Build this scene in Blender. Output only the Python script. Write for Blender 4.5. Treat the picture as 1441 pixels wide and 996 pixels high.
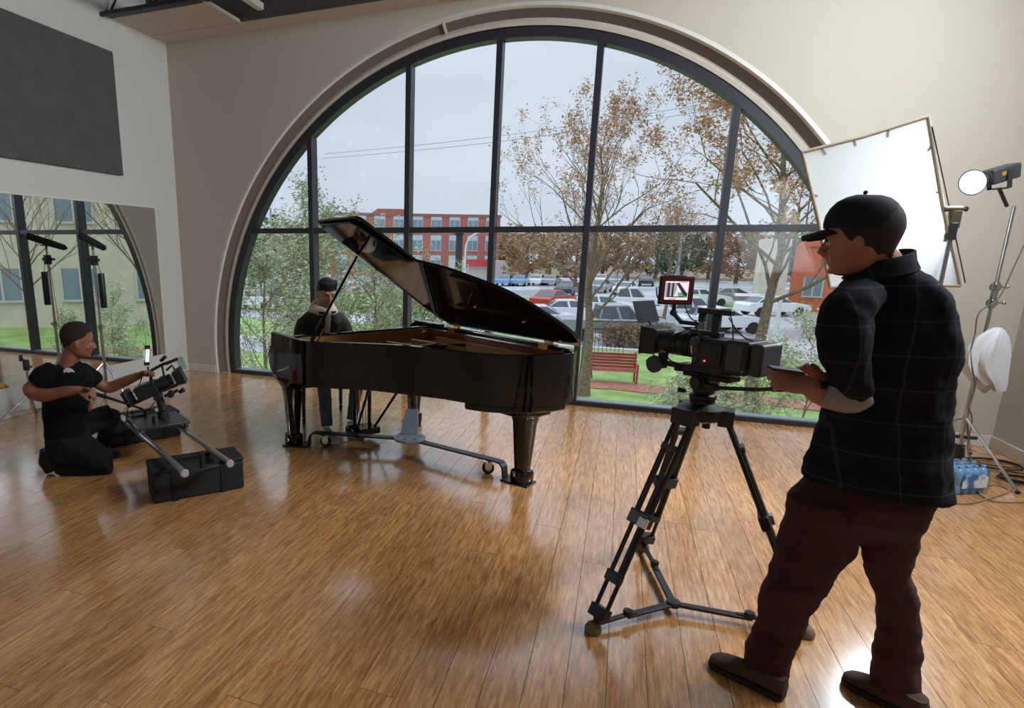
import bpy, bmesh, math, random
from mathutils import Vector, Matrix, Quaternion
PI = math.pi
rad = math.radians
for o in list(bpy.data.objects): bpy.data.objects.remove(o)
S = bpy.context.scene
COL = S.collection
V = Vector

# ------------------------------------------------------------------ camera
FPX, CX, CY = 828.8, 551.3, 540.9
CR = V((0.93267472, 0.36062814, 0.00807513)); CU = V((-0.08639624, 0.20159569, 0.975651)); CF = V((-0.35021929, 0.91066268, -0.21918012))
CAM = V((0, -6.5655, 1.62))
cd = bpy.data.cameras.new('camera'); co = bpy.data.objects.new('camera', cd); COL.objects.link(co)
cd.sensor_fit = 'HORIZONTAL'; cd.sensor_width = 36; cd.lens = 36 * FPX / 1441
cd.shift_x = (720.5 - CX) / 1441; cd.shift_y = (CY - 498) / 1441
cd.clip_end = 600; cd.clip_start = .05
m = Matrix((CR, CU, -CF)).transposed().to_4x4(); m.translation = CAM
co.matrix_world = m
S.camera = co

# ------------------------------------------------------------------ world : overcast sky, brighter towards the zenith
def lin(c):
    c /= 255
    return c / 12.92 if c <= .04045 else ((c + .055) / 1.055) ** 2.4
def rgb(r, g, b): return (lin(r), lin(g), lin(b), 1)
W = bpy.data.worlds.new('overcast_sky'); S.world = W; W.use_nodes = True
nt = W.node_tree; nt.nodes.clear()
def N(nt, t, **k):
    n = nt.nodes.new(t)
    for a, b in k.items():
        if a in n.inputs: n.inputs[a].default_value = b
        else: setattr(n, a, b)
    return n
tc = N(nt, 'ShaderNodeTexCoord'); sx = N(nt, 'ShaderNodeSeparateXYZ'); nt.links.new(tc.outputs['Generated'], sx.inputs[0])
mp = N(nt, 'ShaderNodeMapping'); mp.inputs['Scale'].default_value = (1, 1, 4); nt.links.new(tc.outputs['Generated'], mp.inputs[0])
no = N(nt, 'ShaderNodeTexNoise', Scale=1.6, Detail=5.0); nt.links.new(mp.outputs[0], no.inputs['Vector'])
cr = N(nt, 'ShaderNodeValToRGB'); cr.color_ramp.elements[0].position = .35; cr.color_ramp.elements[0].color = (.49, .57, .71, 1)
cr.color_ramp.elements[1].position = .7; cr.color_ramp.elements[1].color = (.63, .69, .79, 1)
nt.links.new(no.outputs['Fac'], cr.inputs[0])
mr = N(nt, 'ShaderNodeMapRange'); mr.inputs['From Min'].default_value = .25; mr.inputs['To Min'].default_value = 1.0; mr.inputs['To Max'].default_value = 3.0
nt.links.new(sx.outputs['Z'], mr.inputs['Value'])
bg = N(nt, 'ShaderNodeBackground'); nt.links.new(cr.outputs[0], bg.inputs[0]); nt.links.new(mr.outputs[0], bg.inputs[1])
wo = N(nt, 'ShaderNodeOutputWorld'); nt.links.new(bg.outputs[0], wo.inputs[0])

S.view_settings.view_transform = 'Standard'; S.view_settings.look = 'None'; S.view_settings.gamma = 1
S.view_settings.exposure = 0.3
S.view_settings.use_curve_mapping = False

def area(name, loc, tgt, sx, sy, power, color=(1, 1, 1), portal=False):
    l = bpy.data.lights.new(name, 'AREA'); l.shape = 'RECTANGLE'; l.size = sx; l.size_y = sy; l.energy = power; l.color = color
    o = bpy.data.objects.new(name, l); COL.objects.link(o); o.location = loc
    o.rotation_euler = (V(tgt) - V(loc)).to_track_quat('-Z', 'Y').to_euler()
    if portal: l.cycles.is_portal = True
    return o
area('window_portal', (-1.36, .6, 1.95), (-1.36, -3, 1.95), 7.6, 4.1, 1, portal=True)
# added fill lamp, out of view above the right side, brightens the room
area('added_fill_lamp', (2.95, -3.0, 4.2), (-4.5, -3.4, .3), 2.8, 1.6, 640, (.87, .94, 1))

# ------------------------------------------------------------------ helpers
def px(x, y, d):
    "point seen at photo pixel x,y at distance d along the optical axis"
    return CAM + (CR * ((x - CX) / FPX) - CU * ((y - CY) / FPX) + CF) * d
def onz(x, y, z):
    r = px(x, y, 1) - CAM; return CAM + r * ((z - CAM.z) / r.z)
def ony(x, y, Y):
    r = px(x, y, 1) - CAM; return CAM + r * ((Y - CAM.y) / r.y)
def depth(p): return (V(p) - CAM).dot(CF)

MATS = {}
def mat(name, col, rough=.5, metal=0, spec=.5, coat=0, emit=None, es=1, noise=None, bump=0, bscale=200, alpha=None, trans=0, sheen=0):
    if name in MATS: return MATS[name]
    m = bpy.data.materials.new(name); m.use_nodes = True; t = m.node_tree; b = t.nodes['Principled BSDF']
    b.inputs['Base Color'].default_value = col; b.inputs['Roughness'].default_value = rough; b.inputs['Metallic'].default_value = metal
    b.inputs['Specular IOR Level'].default_value = spec; b.inputs['Coat Weight'].default_value = coat
    if sheen: b.inputs['Sheen Weight'].default_value = sheen
    if trans: b.inputs['Transmission Weight'].default_value = trans
    if emit: b.inputs['Emission Color'].default_value = emit; b.inputs['Emission Strength'].default_value = es
    tcn = None
    if noise or bump: tcn = N(t, 'ShaderNodeTexCoord')
    if noise:   # (second colour, scale, detail)
        c2, sc, lo, hi = noise
        n = N(t, 'ShaderNodeTexNoise', Detail=6.0); n.inputs['Scale'].default_value = sc; t.links.new(tcn.outputs['Object'], n.inputs['Vector'])
        r = N(t, 'ShaderNodeValToRGB'); r.color_ramp.elements[0].position = lo; r.color_ramp.elements[1].position = hi
        r.color_ramp.elements[0].color = col; r.color_ramp.elements[1].color = c2
        t.links.new(n.outputs['Fac'], r.inputs[0]); t.links.new(r.outputs[0], b.inputs['Base Color'])
    if bump:
        n = N(t, 'ShaderNodeTexNoise', Detail=4.0); n.inputs['Scale'].default_value = bscale; t.links.new(tcn.outputs['Object'], n.inputs['Vector'])
        bp = N(t, 'ShaderNodeBump'); bp.inputs['Strength'].default_value = bump; bp.inputs['Distance'].default_value = .01
        t.links.new(n.outputs['Fac'], bp.inputs['Height']); t.links.new(bp.outputs[0], b.inputs['Normal'])
    MATS[name] = m
    return m

class MB:
    def __init__(s): s.v = []; s.f = []; s.mi = []; s.cur = 0
    def add(s, vs, fs):
        o = len(s.v); s.v += [tuple(p) for p in vs]; s.f += [tuple(i + o for i in f) for f in fs]; s.mi += [s.cur] * len(fs); return s
    def box(s, c, d, R=None):
        c = V(c); pts = []
        for x in (-.5, .5):
            for y in (-.5, .5):
                for z in (-.5, .5):
                    p = V((x * d[0], y * d[1], z * d[2]))
                    if R is not None: p = R @ p
                    pts.append(c + p)
        return s.add(pts, [(0, 1, 3, 2), (4, 6, 7, 5), (0, 4, 5, 1), (2, 3, 7, 6), (0, 2, 6, 4), (1, 5, 7, 3)])
    def bx(s, x0, x1, y0, y1, z0, z1): return s.box(((x0 + x1) / 2, (y0 + y1) / 2, (z0 + z1) / 2), (x1 - x0, y1 - y0, z1 - z0))
    def bar(s, a, b, w, h, up=(0, 0, 1)):
        "a rectangular bar from a to b, w across, h along up"
        a = V(a); b = V(b); t = (b - a).normalized(); sd = t.cross(V(up)).normalized(); u = sd.cross(t)
        return s.box((a + b) / 2, ((b - a).length, w, h), Matrix((t, sd, u)).transposed())
    def loft(s, rings, caps=True, close=True):
        n = len(rings[0]); vs = [p for r in rings for p in r]; fs = []
        for i in range(len(rings) - 1):
            for j in range(n if close else n - 1):
                k = (j + 1) % n
                fs.append((i * n + j, i * n + k, (i + 1) * n + k, (i + 1) * n + j))
        if caps: fs.append(tuple(range(n - 1, -1, -1))); fs.append(tuple((len(rings) - 1) * n + j for j in range(n)))
        return s.add(vs, fs)
    def tube(s, pts, r, n=8, caps=True, side=None):
        "r : number or list; each entry may be (rx, ry)"
        pts = [V(p) for p in pts]; m_ = len(pts)
        if not isinstance(r, (list,)): r = [r] * m_
        rings = []; prev = V(side).normalized() if side is not None else None
        for i in range(m_):
            t = (pts[min(i + 1, m_ - 1)] - pts[max(i - 1, 0)])
            if t.length < 1e-9: t = V((0, 0, 1))
            t.normalize()
            if prev is None: prev = t.orthogonal().normalized()
            a = (prev - t * prev.dot(t))
            if a.length < 1e-6: a = t.orthogonal()
            a.normalize(); b = t.cross(a)
            if side is None: prev = a
            ra, rb = r[i] if isinstance(r[i], tuple) else (r[i], r[i])
            rings.append([pts[i] + a * (ra * math.cos(2 * PI * j / n)) + b * (rb * math.sin(2 * PI * j / n)) for j in range(n)])
        return s.loft(rings, caps)
    def cyl(s, a, b, r0, r1=None, n=16): return s.tube([a, b], [r0, r0 if r1 is None else r1], n)
    def lathe(s, prof, c=(0, 0, 0), n=20, axis=(0, 0, 1), caps=True):
        c = V(c); ax = V(axis).normalized(); a = ax.orthogonal().normalized(); b = ax.cross(a); rings = []
        for r, z in prof: rings.append([c + ax * z + a * (max(r, 1e-4) * math.cos(2 * PI * j / n)) + b * (max(r, 1e-4) * math.sin(2 * PI * j / n)) for j in range(n)])
        return s.loft(rings, caps)
    def prism(s, out, z0, z1, M=None):
        n = len(out); A = [V((x, y, z0)) for x, y in out]; B = [V((x, y, z1)) for x, y in out]
        vs = A + B
        if M is not None: vs = [M @ p for p in vs]
        fs = [tuple(range(n - 1, -1, -1)), tuple(range(n, 2 * n))] + [(i, (i + 1) % n, n + (i + 1) % n, n + i) for i in range(n)]
        return s.add(vs, fs)
    def ball(s, c, r, n=10, sc=(1, 1, 1)):
        c = V(c); rings = []
        for i in range(n + 1):
            ph = -PI / 2 + PI * i / n; rr = max(math.cos(ph), .001)
            rings.append([c + V((r * sc[0] * rr * math.cos(2 * PI * j / (2 * n)), r * sc[1] * rr * math.sin(2 * PI * j / (2 * n)), r * sc[2] * math.sin(ph))) for j in range(2 * n)])
        return s.loft(rings, True)
    def ringwall(s, out, inn, z0, z1):
        "closed wall between two outlines of equal length"
        n = len(out); vs = []
        for z in (z0, z1):
            vs += [V((x, y, z)) for x, y in out] + [V((x, y, z)) for x, y in inn]
        fs = []
        for i in range(n):
            k = (i + 1) % n
            fs += [(i, k, 2 * n + k, 2 * n + i), (n + k, n + i, 3 * n + i, 3 * n + k), (2 * n + i, 2 * n + k, 3 * n + k, 3 * n + i), (k, i, n + i, n + k)]
        return s.add(vs, fs)
    def xf(s, M):
        s.v = [tuple(M @ V(p)) for p in s.v]; return s
    def mesh(s, name, mats, smooth=35):
        me = bpy.data.meshes.new(name); me.from_pydata(s.v, [], s.f)
        for m_ in (mats if isinstance(mats, (list, tuple)) else [mats]): me.materials.append(m_)
        if any(s.mi): me.polygons.foreach_set('material_index', s.mi)
        bm = bmesh.new(); bm.from_mesh(me); bmesh.ops.recalc_face_normals(bm, faces=bm.faces); bm.to_mesh(me); bm.free()
        if smooth:
            me.shade_smooth(); me.set_sharp_from_angle(angle=rad(smooth))
        me.update(); return me
    def build(s, name, mats, parent=None, smooth=35, bevel=0, **tags):
        return link(name, s.mesh(name, mats, smooth), parent, bevel, **tags)

def pieces(mb, name, mats, parent, smooth=35, bevel=0):
    "one object for each connected piece"
    par = list(range(len(mb.v)))
    def fd(i):
        while par[i] != i: par[i] = par[par[i]]; i = par[i]
        return i
    for f in mb.f:
        for i in f[1:]: par[fd(i)] = fd(f[0])
    grp = {}
    for k_, f in enumerate(mb.f): grp.setdefault(fd(f[0]), []).append(k_)
    out = []
    for fs in grp.values():
        m_ = MB(); mp_ = {}
        for k_ in fs:
            for i in mb.f[k_]:
                if i not in mp_: mp_[i] = len(m_.v); m_.v.append(mb.v[i])
            m_.f.append(tuple(mp_[i] for i in mb.f[k_])); m_.mi.append(mb.mi[k_])
        out.append(m_.build(name, mats, parent, smooth, bevel))
    return out
def link(name, me, parent=None, bevel=0, **tags):
    o = bpy.data.objects.new(name, me); COL.objects.link(o)
    if parent is not None: o.parent = parent
    if bevel:
        b = o.modifiers.new('Bevel', 'BEVEL'); b.width = bevel; b.segments = 2; b.limit_method = 'ANGLE'; b.angle_limit = rad(40)
    for k, v_ in tags.items(): o[k] = v_
    return o
def thing(name, label, cat, loc=(0, 0, 0), rz=0, group=None):
    o = bpy.data.objects.new(name, None); COL.objects.link(o); o.location = loc; o.rotation_euler = (0, 0, rz); o.empty_display_size = .1
    o['label'] = label; o['category'] = cat
    if group: o['group'] = group
    return o
def ctree(o, parent=None):
    c = o.copy(); COL.objects.link(c)
    if parent is not None: c.parent = parent
    for ch in list(o.children): ctree(ch, c)
    return c
def local(root, p):
    "world point into the frame of a root that only has location and z rotation"
    return Matrix.Rotation(-root.rotation_euler.z, 3, 'Z') @ (V(p) - root.location)

# ------------------------------------------------------------------ materials
M_wall = mat('wall_paint', rgb(206, 205, 198), .85, bump=.05, bscale=90)
M_wallb = mat('window_wall_paint', rgb(196, 187, 174), .85, bump=.05, bscale=90)
M_soffit = mat('soffit_brown', rgb(112, 101, 92), .8)  # arch soffit set darker and browner than the wall around it
M_trimw = mat('trim_white', rgb(216, 212, 204), .6)
M_black = mat('black_metal', rgb(30, 29, 32), .45)
M_alu = mat('frame_alu', rgb(46, 47, 54), .4)
M_ceil = mat('ceiling_board', rgb(212, 200, 188), .85)
M_deck = mat('dark_deck', rgb(88, 84, 84), .8)
M_steel = mat('dark_steel', rgb(62, 64, 70), .5, .5)
M_chrome = mat('chrome', rgb(205, 205, 208), .18, 1)
M_gold = mat('brass', rgb(235, 180, 90), .25, 1)
M_blackp = mat('black_plastic', rgb(20, 20, 22), .45)
M_rubber = mat('rubber', rgb(24, 24, 25), .7)

def plank_mat():
    m = bpy.data.materials.new('strand_bamboo'); m.use_nodes = True; t = m.node_tree; b = t.nodes['Principled BSDF']; L = t.links.new
    tcn = N(t, 'ShaderNodeTexCoord'); oi = N(t, 'ShaderNodeObjectInfo')
    mu = N(t, 'ShaderNodeVectorMath', operation='SCALE'); mu.inputs[0].default_value = (37, 91, 13); L(oi.outputs['Random'], mu.inputs['Scale'])
    ad = N(t, 'ShaderNodeVectorMath', operation='ADD'); L(tcn.outputs['Object'], ad.inputs[0]); L(mu.outputs[0], ad.inputs[1])
    def nz(sc, det=4.0, rough=.6):
        mpn = N(t, 'ShaderNodeMapping'); mpn.inputs['Scale'].default_value = sc; L(ad.outputs[0], mpn.inputs[0])
        n = N(t, 'ShaderNodeTexNoise', Scale=1.0, Detail=det, Roughness=rough); L(mpn.outputs[0], n.inputs['Vector']); return n.outputs['Fac']
    def ramp(f, p0, c0, p1, c1):
        r = N(t, 'ShaderNodeValToRGB'); r.color_ramp.elements[0].position = p0; r.color_ramp.elements[0].color = c0; r.color_ramp.elements[1].position = p1; r.color_ramp.elements[1].color = c1
        L(f, r.inputs[0]); return r.outputs[0]
    base = ramp(nz((75, 6.5, 1)), .36, rgb(172, 114, 64), .66, rgb(226, 172, 112))
    dash = ramp(nz((250, 30, 1), 2.0), .28, (.56, .49, .42, 1), .42, (1, 1, 1, 1))
    lite = ramp(nz((200, 18, 3), 2.0), .58, (1, 1, 1, 1), .74, (1.35, 1.32, 1.22, 1))
    def mulc(a, c):
        x = N(t, 'ShaderNodeMix', data_type='RGBA', blend_type='MULTIPLY'); x.inputs[0].default_value = 1; L(a, x.inputs[6]); L(c, x.inputs[7]); return x.outputs[2]
    rv = ramp(oi.outputs['Random'], 0, (.86, .84, .82, 1), 1, (1.08, 1.08, 1.08, 1))
    col = mulc(mulc(mulc(base, dash), lite), rv)
    L(col, b.inputs['Base Color'])
    rr = N(t, 'ShaderNodeMapRange'); rr.inputs['To Min'].default_value = .17; rr.inputs['To Max'].default_value = .25; L(nz((30, 6, 1)), rr.inputs['Value']); L(rr.outputs[0], b.inputs['Roughness'])
    bp = N(t, 'ShaderNodeBump'); bp.inputs['Strength'].default_value = .05; bp.inputs['Distance'].default_value = .002; L(nz((240, 17, 1), 2.0), bp.inputs['Height']); L(bp.outputs[0], b.inputs['Normal'])
    b.inputs['Specular IOR Level'].default_value = .8; b.inputs['Coat Weight'].default_value = .7; b.inputs['Coat Roughness'].default_value = .12; b.inputs['Coat IOR'].default_value = 1.6
    return m
M_plank = plank_mat()
def glass_mat(name, tint=(.965, .975, .97, 1), rough=0):
    m = bpy.data.materials.new(name); m.use_nodes = True; t = m.node_tree; t.nodes.clear(); L = t.links.new
    tr = N(t, 'ShaderNodeBsdfTransparent'); tr.inputs[0].default_value = tint; gl = N(t, 'ShaderNodeBsdfGlossy'); gl.inputs['Roughness'].default_value = rough
    lw = N(t, 'ShaderNodeLayerWeight', Blend=.5); pw = N(t, 'ShaderNodeMath', operation='POWER'); pw.inputs[1].default_value = 5; L(lw.outputs['Facing'], pw.inputs[0])
    fr = N(t, 'ShaderNodeMath', operation='MULTIPLY_ADD'); fr.inputs[1].default_value = .95; fr.inputs[2].default_value = .04; L(pw.outputs[0], fr.inputs[0]); mx = N(t, 'ShaderNodeMixShader'); ou = N(t, 'ShaderNodeOutputMaterial')
    L(fr.outputs[0], mx.inputs[0]); L(tr.outputs[0], mx.inputs[1]); L(gl.outputs[0], mx.inputs[2]); L(mx.outputs[0], ou.inputs[0]); return m
M_glass = glass_mat('window_glass')

# ------------------------------------------------------------------ room shell
XL, XR, YW, YB, ZC = -5.51, 3.12, -.1, -9.2, 4.11
AX, AZ, RO, RI = -1.355, .31, 3.715, 3.534       # arch : centre, outer radius on the wall, radius of the frame
fl = MB(); fl.bx(XL - .1, XR + .1, YB - .1, .12, -.12, -.014)
floor = fl.build('floor', mat('floor_bed', rgb(60, 38, 22), .9), kind='structure')
random.seed(4)
PW, PLN = .147, 1.86
lens = {}
k = 0
x = XL
while x < XR:
    off = random.uniform(0, PLN); y = YW + .08 - off
    x1 = min(x + PW, XR)
    ys = [YW + .12]
    while ys[-1] > -6.6:
        ys.append(max(y, -6.6)); y -= PLN
    for a, b_ in zip(ys[:-1], ys[1:]):
        if a - b_ < .05: continue
        pb = MB(); w = x1 - x - .0022; l = a - b_ - .0022; h = random.uniform(-.0004, .0004)
        pb.bx(-w / 2, w / 2, -l / 2, l / 2, -.014, h)
        o = pb.build('plank', M_plank, floor, smooth=0); o.location = ((x + x1) / 2, (a + b_) / 2, 0)
    x += PW
pb = MB(); pb.bx(XL, XR, YB, -6.602, -.014, -.0005); o = pb.build('rear_floorboards', M_plank, floor, smooth=0)

# wall with the arched window
def arcpt(R, a, y): return V((AX + R * math.cos(a), y, AZ + R * math.sin(a)))
a0 = math.asin(-AZ / RO)
def rectpt(a):
    d = V((math.cos(a), 0, math.sin(a))); ts = []
    if d.x > 1e-6: ts.append((XR - AX) / d.x)
    if d.x < -1e-6: ts.append((XL - AX) / d.x)
    if d.z > 1e-6: ts.append((ZC - AZ) / d.z)
    if d.z < -1e-6: ts.append((0 - AZ) / d.z)
    t = min(ts); return V((AX + d.x * t, YW, AZ + d.z * t))
angs = [a0 + (PI - 2 * a0) * i / 96 for i in range(97)]
for c in ((XR, ZC), (XL, ZC)): angs.append(math.atan2(c[1] - AZ, c[0] - AX))
angs.sort()
wb = MB(); vs = []
for i, a in enumerate(angs):
    q = rectpt(a)
    if i == 0: q = V((XR, YW, 0))
    if i == len(angs) - 1: q = V((XL, YW, 0))
    vs += [arcpt(RO, a, YW), q]
wb.add(vs, [(2 * i, 2 * i + 1, 2 * i + 3, 2 * i + 2) for i in range(len(angs) - 1)])
# extra slivers below the springing so the wall reaches the jambs
wb.add([(XR, YW, 0), (XR, YW, rectpt(angs[1]).z), arcpt(RO, angs[0], YW)], [(0, 1, 2)])
wall_back = wb.build('wall_back', M_wallb, kind='structure', smooth=0)
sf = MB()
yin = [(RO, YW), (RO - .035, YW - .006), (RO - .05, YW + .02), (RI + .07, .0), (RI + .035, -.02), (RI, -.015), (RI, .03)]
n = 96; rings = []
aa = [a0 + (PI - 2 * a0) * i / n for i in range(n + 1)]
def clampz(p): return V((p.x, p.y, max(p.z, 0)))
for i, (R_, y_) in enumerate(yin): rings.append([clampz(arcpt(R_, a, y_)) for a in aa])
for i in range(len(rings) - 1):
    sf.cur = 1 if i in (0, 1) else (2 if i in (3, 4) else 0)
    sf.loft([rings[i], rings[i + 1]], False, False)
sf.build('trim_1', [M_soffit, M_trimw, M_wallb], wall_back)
jt = MB(); aj = math.atan2(3.68, -.5 + .02)
jt.bar(arcpt(RO - .05, 1.735, YW - .0), arcpt(RI + .06, 1.735, -.01), .03, .03, (0, 1, 0)); jt.build('joint_cover', M_wallb, wall_back, bevel=.008)

wl = MB(); wl.bx(XL - .12, XL, YB, YW + .12, -.1, 5.2); wl.build('wall_left', M_wall, kind='structure')
wr = MB(); wr.bx(XR, XR + .12, YB, YW + .12, -.1, 5.2); wr.build('wall_right', M_wall, kind='structure')
wk = MB(); wk.bx(XL, XR, YB - .12, YB, -.1, 5.2); wk.build('wall_rear', M_wall, kind='structure')
# outside skin of the window wall so no daylight leaks round it
ws = MB(); ws.bx(XL - .12, AX - RO - .01, YW + .01, .3, -.1, 5.2); ws.bx(AX + RO + .01, XR + .12, YW + .01, .3, -.1, 5.2)
vs = []
ang2 = [a0 + (PI - 2 * a0) * i / 48 for i in range(49)]
for a in ang2:
    p = arcpt(RI + .02, a, .16); vs += [p, V((p.x, .16, 5.2))]
ws.add(vs, [(2 * i, 2 * i + 1, 2 * i + 3, 2 * i + 2) for i in range(48)])
ws.build('wall_back_outer', mat('stucco', rgb(190, 180, 160), .9), wall_back)
bb = MB(); bb.bx(XL, XL + .014, YB, YW, 0, .105); bb.build('baseboard_left', M_trimw, kind='structure', bevel=.004)
bb = MB(); bb.bx(XR - .014, XR, YB, YW, 0, .105); bb.build('baseboard_right', M_trimw, kind='structure', bevel=.004)
xo = AX - RO * math.cos(a0)
bb = MB(); bb.bx(XL + .014, xo + .01, YW - .014, YW, 0, .105); bb.bx(AX + RO * math.cos(a0) - .01, XR - .014, YW - .014, YW, 0, .105)
bb.build('baseboard_back', M_trimw, kind='structure', bevel=.004)

# ceiling : board border, one board panel, dark recess with a steel joist and a lamp strip
cb = MB(); cb.bx(XL, XR, -.37, YW, ZC, ZC + .06); ceiling = cb.build('ceiling', M_ceil, kind='structure')
cb = MB(); cb.bx(XL, XR, YB, YW, 5.08, 5.14); cb.build('roof_deck', M_deck, ceiling)
cb = MB(); cb.bx(XL, XR, -.40, -.37, ZC, 5.08); cb.build('recess_side', M_deck, ceiling)
cb = MB(); cb.bx(XL + .0, -4.23, -.95, -.385, ZC - .004, ZC + .02); cb.build('ceiling_panel', M_ceil, ceiling, bevel=.002)
cb = MB(); cb.bx(-4.245, -4.215, -1.0, -.37, ZC - .012, ZC + .02); cb.build('panel_edge_trim', M_trimw, ceiling)
cb = MB()
cb.bx(-4.2, XR, YB, -.38, 4.34, 4.36); cb.build('recess_board', mat('recess_grey', rgb(120, 116, 114), .85), ceiling)
jb = MB()
for z in (ZC + .01, ZC + .40): jb.bar((XL + .01, -1.02, z), (XR - .01, -1.02, z), .09, .04)
x = XL + .05
i = 0
while x < XR - .5:
    jb.tube([(x, -1.02, ZC + .02), (x + .3, -1.02, ZC + .38), (x + .6, -1.02, ZC + .02)], .013, 6); x += .6
jb.bar((XL, -1.1, ZC - .01), (-5.1, -1.1, ZC - .01), .03, .04)
jb.build('steel_joist', M_steel, label='dark steel bar joist crossing under the ceiling', category='joist')
cb = MB(); cb.bx(XL, -4.24, YB, -1.15, 4.4, 4.42); cb.build('deck_board', M_deck, ceiling)
lb = MB(); lb.bx(-3.9, -3.82, -2.2, -.52, 4.13, 4.2)
lb.build('ceiling_strip_light', mat('lamp_white', rgb(225, 225, 222), .5), bevel=.01, label='white linear lamp strip end under dark ceiling recess', category='ceiling light')

# ------------------------------------------------------------------ window
win = MB()
YG = .11
def arcband(mb, r0, r1, y0, y1, R0=None):
    th = [math.asin(-AZ / r0) + (PI - 2 * math.asin(-AZ / r0)) * i / 96 for i in range(97)]
    rr = [[clampz(arcpt(R_, a, y_)) for a in th] for R_, y_ in ((r1, y0), (r0, y0), (r0, y1), (r1, y1))]
    rr.append(rr[0]); mb.loft(rr, False, False)
AZw, AXw = .2894, -1.348
AZ_, AX_ = AZ, AX; AZ, AX = AZw, AXw
arcband(win, 3.455, 3.545, -.005, .13)
xe = math.sqrt(3.50 ** 2 - AZw ** 2)
win.bx(AXw - xe, AXw + xe, -.012, .13, .0, .045)
window = win.build('window_1', M_alu, kind='structure')
MX = [(-3.63, 0), (-2.39, 0), (-1.405, 0), (-.42, 0), (.81, 0)]
MX = [ony(434.4, 320, 0).x, ony(568.3, 320, 0).x, ony(688, 318, 0).x, ony(821, 318, 0).x, ony(1012, 316, 0).x]
MWD = .062
zr = 1.90
for x in MX:
    b_ = MB(); zt = AZ + math.sqrt(3.47 ** 2 - (x + MWD / 2 - AX) ** 2)
    b_.bx(x, x + MWD, -.003, .14, .03, zt + .0)
    b_.build('mullion', M_alu, window, bevel=.003)
b_ = MB(); xw = math.sqrt(3.47 ** 2 - (zr - AZ) ** 2); b_.bx(AX - xw, AX + xw, .006, .125, zr - .062, zr)
b_.build('transom_rail', M_alu, window, bevel=.003)
b_ = MB(); b_.bx(AXw - xe, AXw + xe, .0, .12, .045, .06); b_.build('sill_plate', mat('sill_alu', rgb(150, 160, 172), .35, .6), window)
edges = [AX - 3.46] + MX + [AX + 3.46]
for i in range(6):
    xa = edges[i] + (MWD if i else 0); xb = edges[i + 1]
    for row in (0, 1):
        z0, z1 = (.05, zr - .06) if row == 0 else (zr, 9)
        # clip column to the circle
        top = []; bot = []
        xx = [xa + (xb - xa) * j / 16 for j in range(17)]
        for X_ in xx:
            q = 3.458 ** 2 - (X_ - AX) ** 2
            zc = AZ + math.sqrt(max(q, 0)); zb = AZ - math.sqrt(max(q, 0))
            hi = min(z1, zc); lo = max(z0, zb)
            if hi > lo + .002: top.append((X_, hi)); bot.append((X_, lo))
        if len(top) < 2: continue
        out = bot + top[::-1]
        g = MB(); g.prism(out, YG, YG + .006, Matrix(((1, 0, 0, 0), (0, 0, 1, 0), (0, 1, 0, 0), (0, 0, 0, 1)))); g.build('pane', M_glass, window, smooth=0)
AZ, AX = AZ_, AX_

# ------------------------------------------------------------------ on the left wall
mb = MB(); mb.bx(XL, XL + .006, -5.6, -.52, .30, 2.13)
mir = mb.build('wall_mirror', mat('mirror_silver', rgb(238, 239, 237), .004, 1), label='large frameless mirror on the white wall reflecting the window', category='mirror')
mb = MB(); mb.bx(XL + .001, XL + .012, -5.6, -.50, 2.13, 2.145); mb.bx(XL + .001, XL + .010, -.52, -.505, .30, 2.13); mb.build('mirror_trim', M_trimw, mir)
mb = MB(); mb.bx(XL + .002, XL + .05, -5.4, -1.02, 2.455, 3.75)
mb.build('acoustic_panel', mat('grey_felt', rgb(88, 89, 88), .95, noise=(rgb(80, 81, 80), 6, .35, .65), bump=.3, bscale=400), bevel=.006, label='dark grey fabric acoustic panel high on the white left wall', category='acoustic panel')
for y in (-.8, -1.6, -2.4):
    pass

# ------------------------------------------------------------------ outside
GZ = -2.6
rnd = random.Random(7)
M_grass = mat('grass', rgb(112, 146, 70), .9, noise=(rgb(152, 184, 104), 1.4, .35, .7), bump=.4, bscale=30)
M_asph = mat('wet_asphalt', rgb(158, 160, 164), .25, noise=(rgb(214, 216, 220), .12, .4, .65))
M_conc = mat('concrete', rgb(196, 192, 184), .8)
M_path = mat('brick_path', rgb(150, 92, 74), .8, noise=(rgb(176, 118, 96), 5, .4, .6))
g = MB(); g.bx(-160, 160, .5, 260, GZ - .3, GZ); lawn = g.build('lawn', M_grass, kind='structure')
g = MB(); g.bx(-3.5, 45, 21.5, 46, GZ, GZ + .02); g.bx(-70, 45, 52, 104, GZ, GZ + .02); g.build('parking_lot', M_asph, kind='structure')
g = MB(); g.bx(-60, -3.4, 26, 31, GZ, GZ + .02); g.bx(-60, -5, 14.5, 18.5, GZ, GZ + .02); g.build('access_road', M_asph, kind='structure')
g = MB(); g.bx(-150, 150, 104, 255, GZ, GZ + .03); g.build('far_ground', mat('far_ground', rgb(128, 112, 88), .9), kind='structure')
g = MB(); g.bx(-4, 30, 21.1, 21.5, GZ, GZ + .12); g.bx(-70, 40, 51.6, 52, GZ, GZ + .12); g.build('kerb', M_conc, kind='structure')
g = MB(); g.prism([(-9, 11.6), (0, 13.0), (8, 12.2), (16, 9), (16, 10.1), (8, 13.4), (0, 14.3), (-9, 12.8)], GZ, GZ + .03); g.build('garden_path', M_path, kind='structure')

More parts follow.
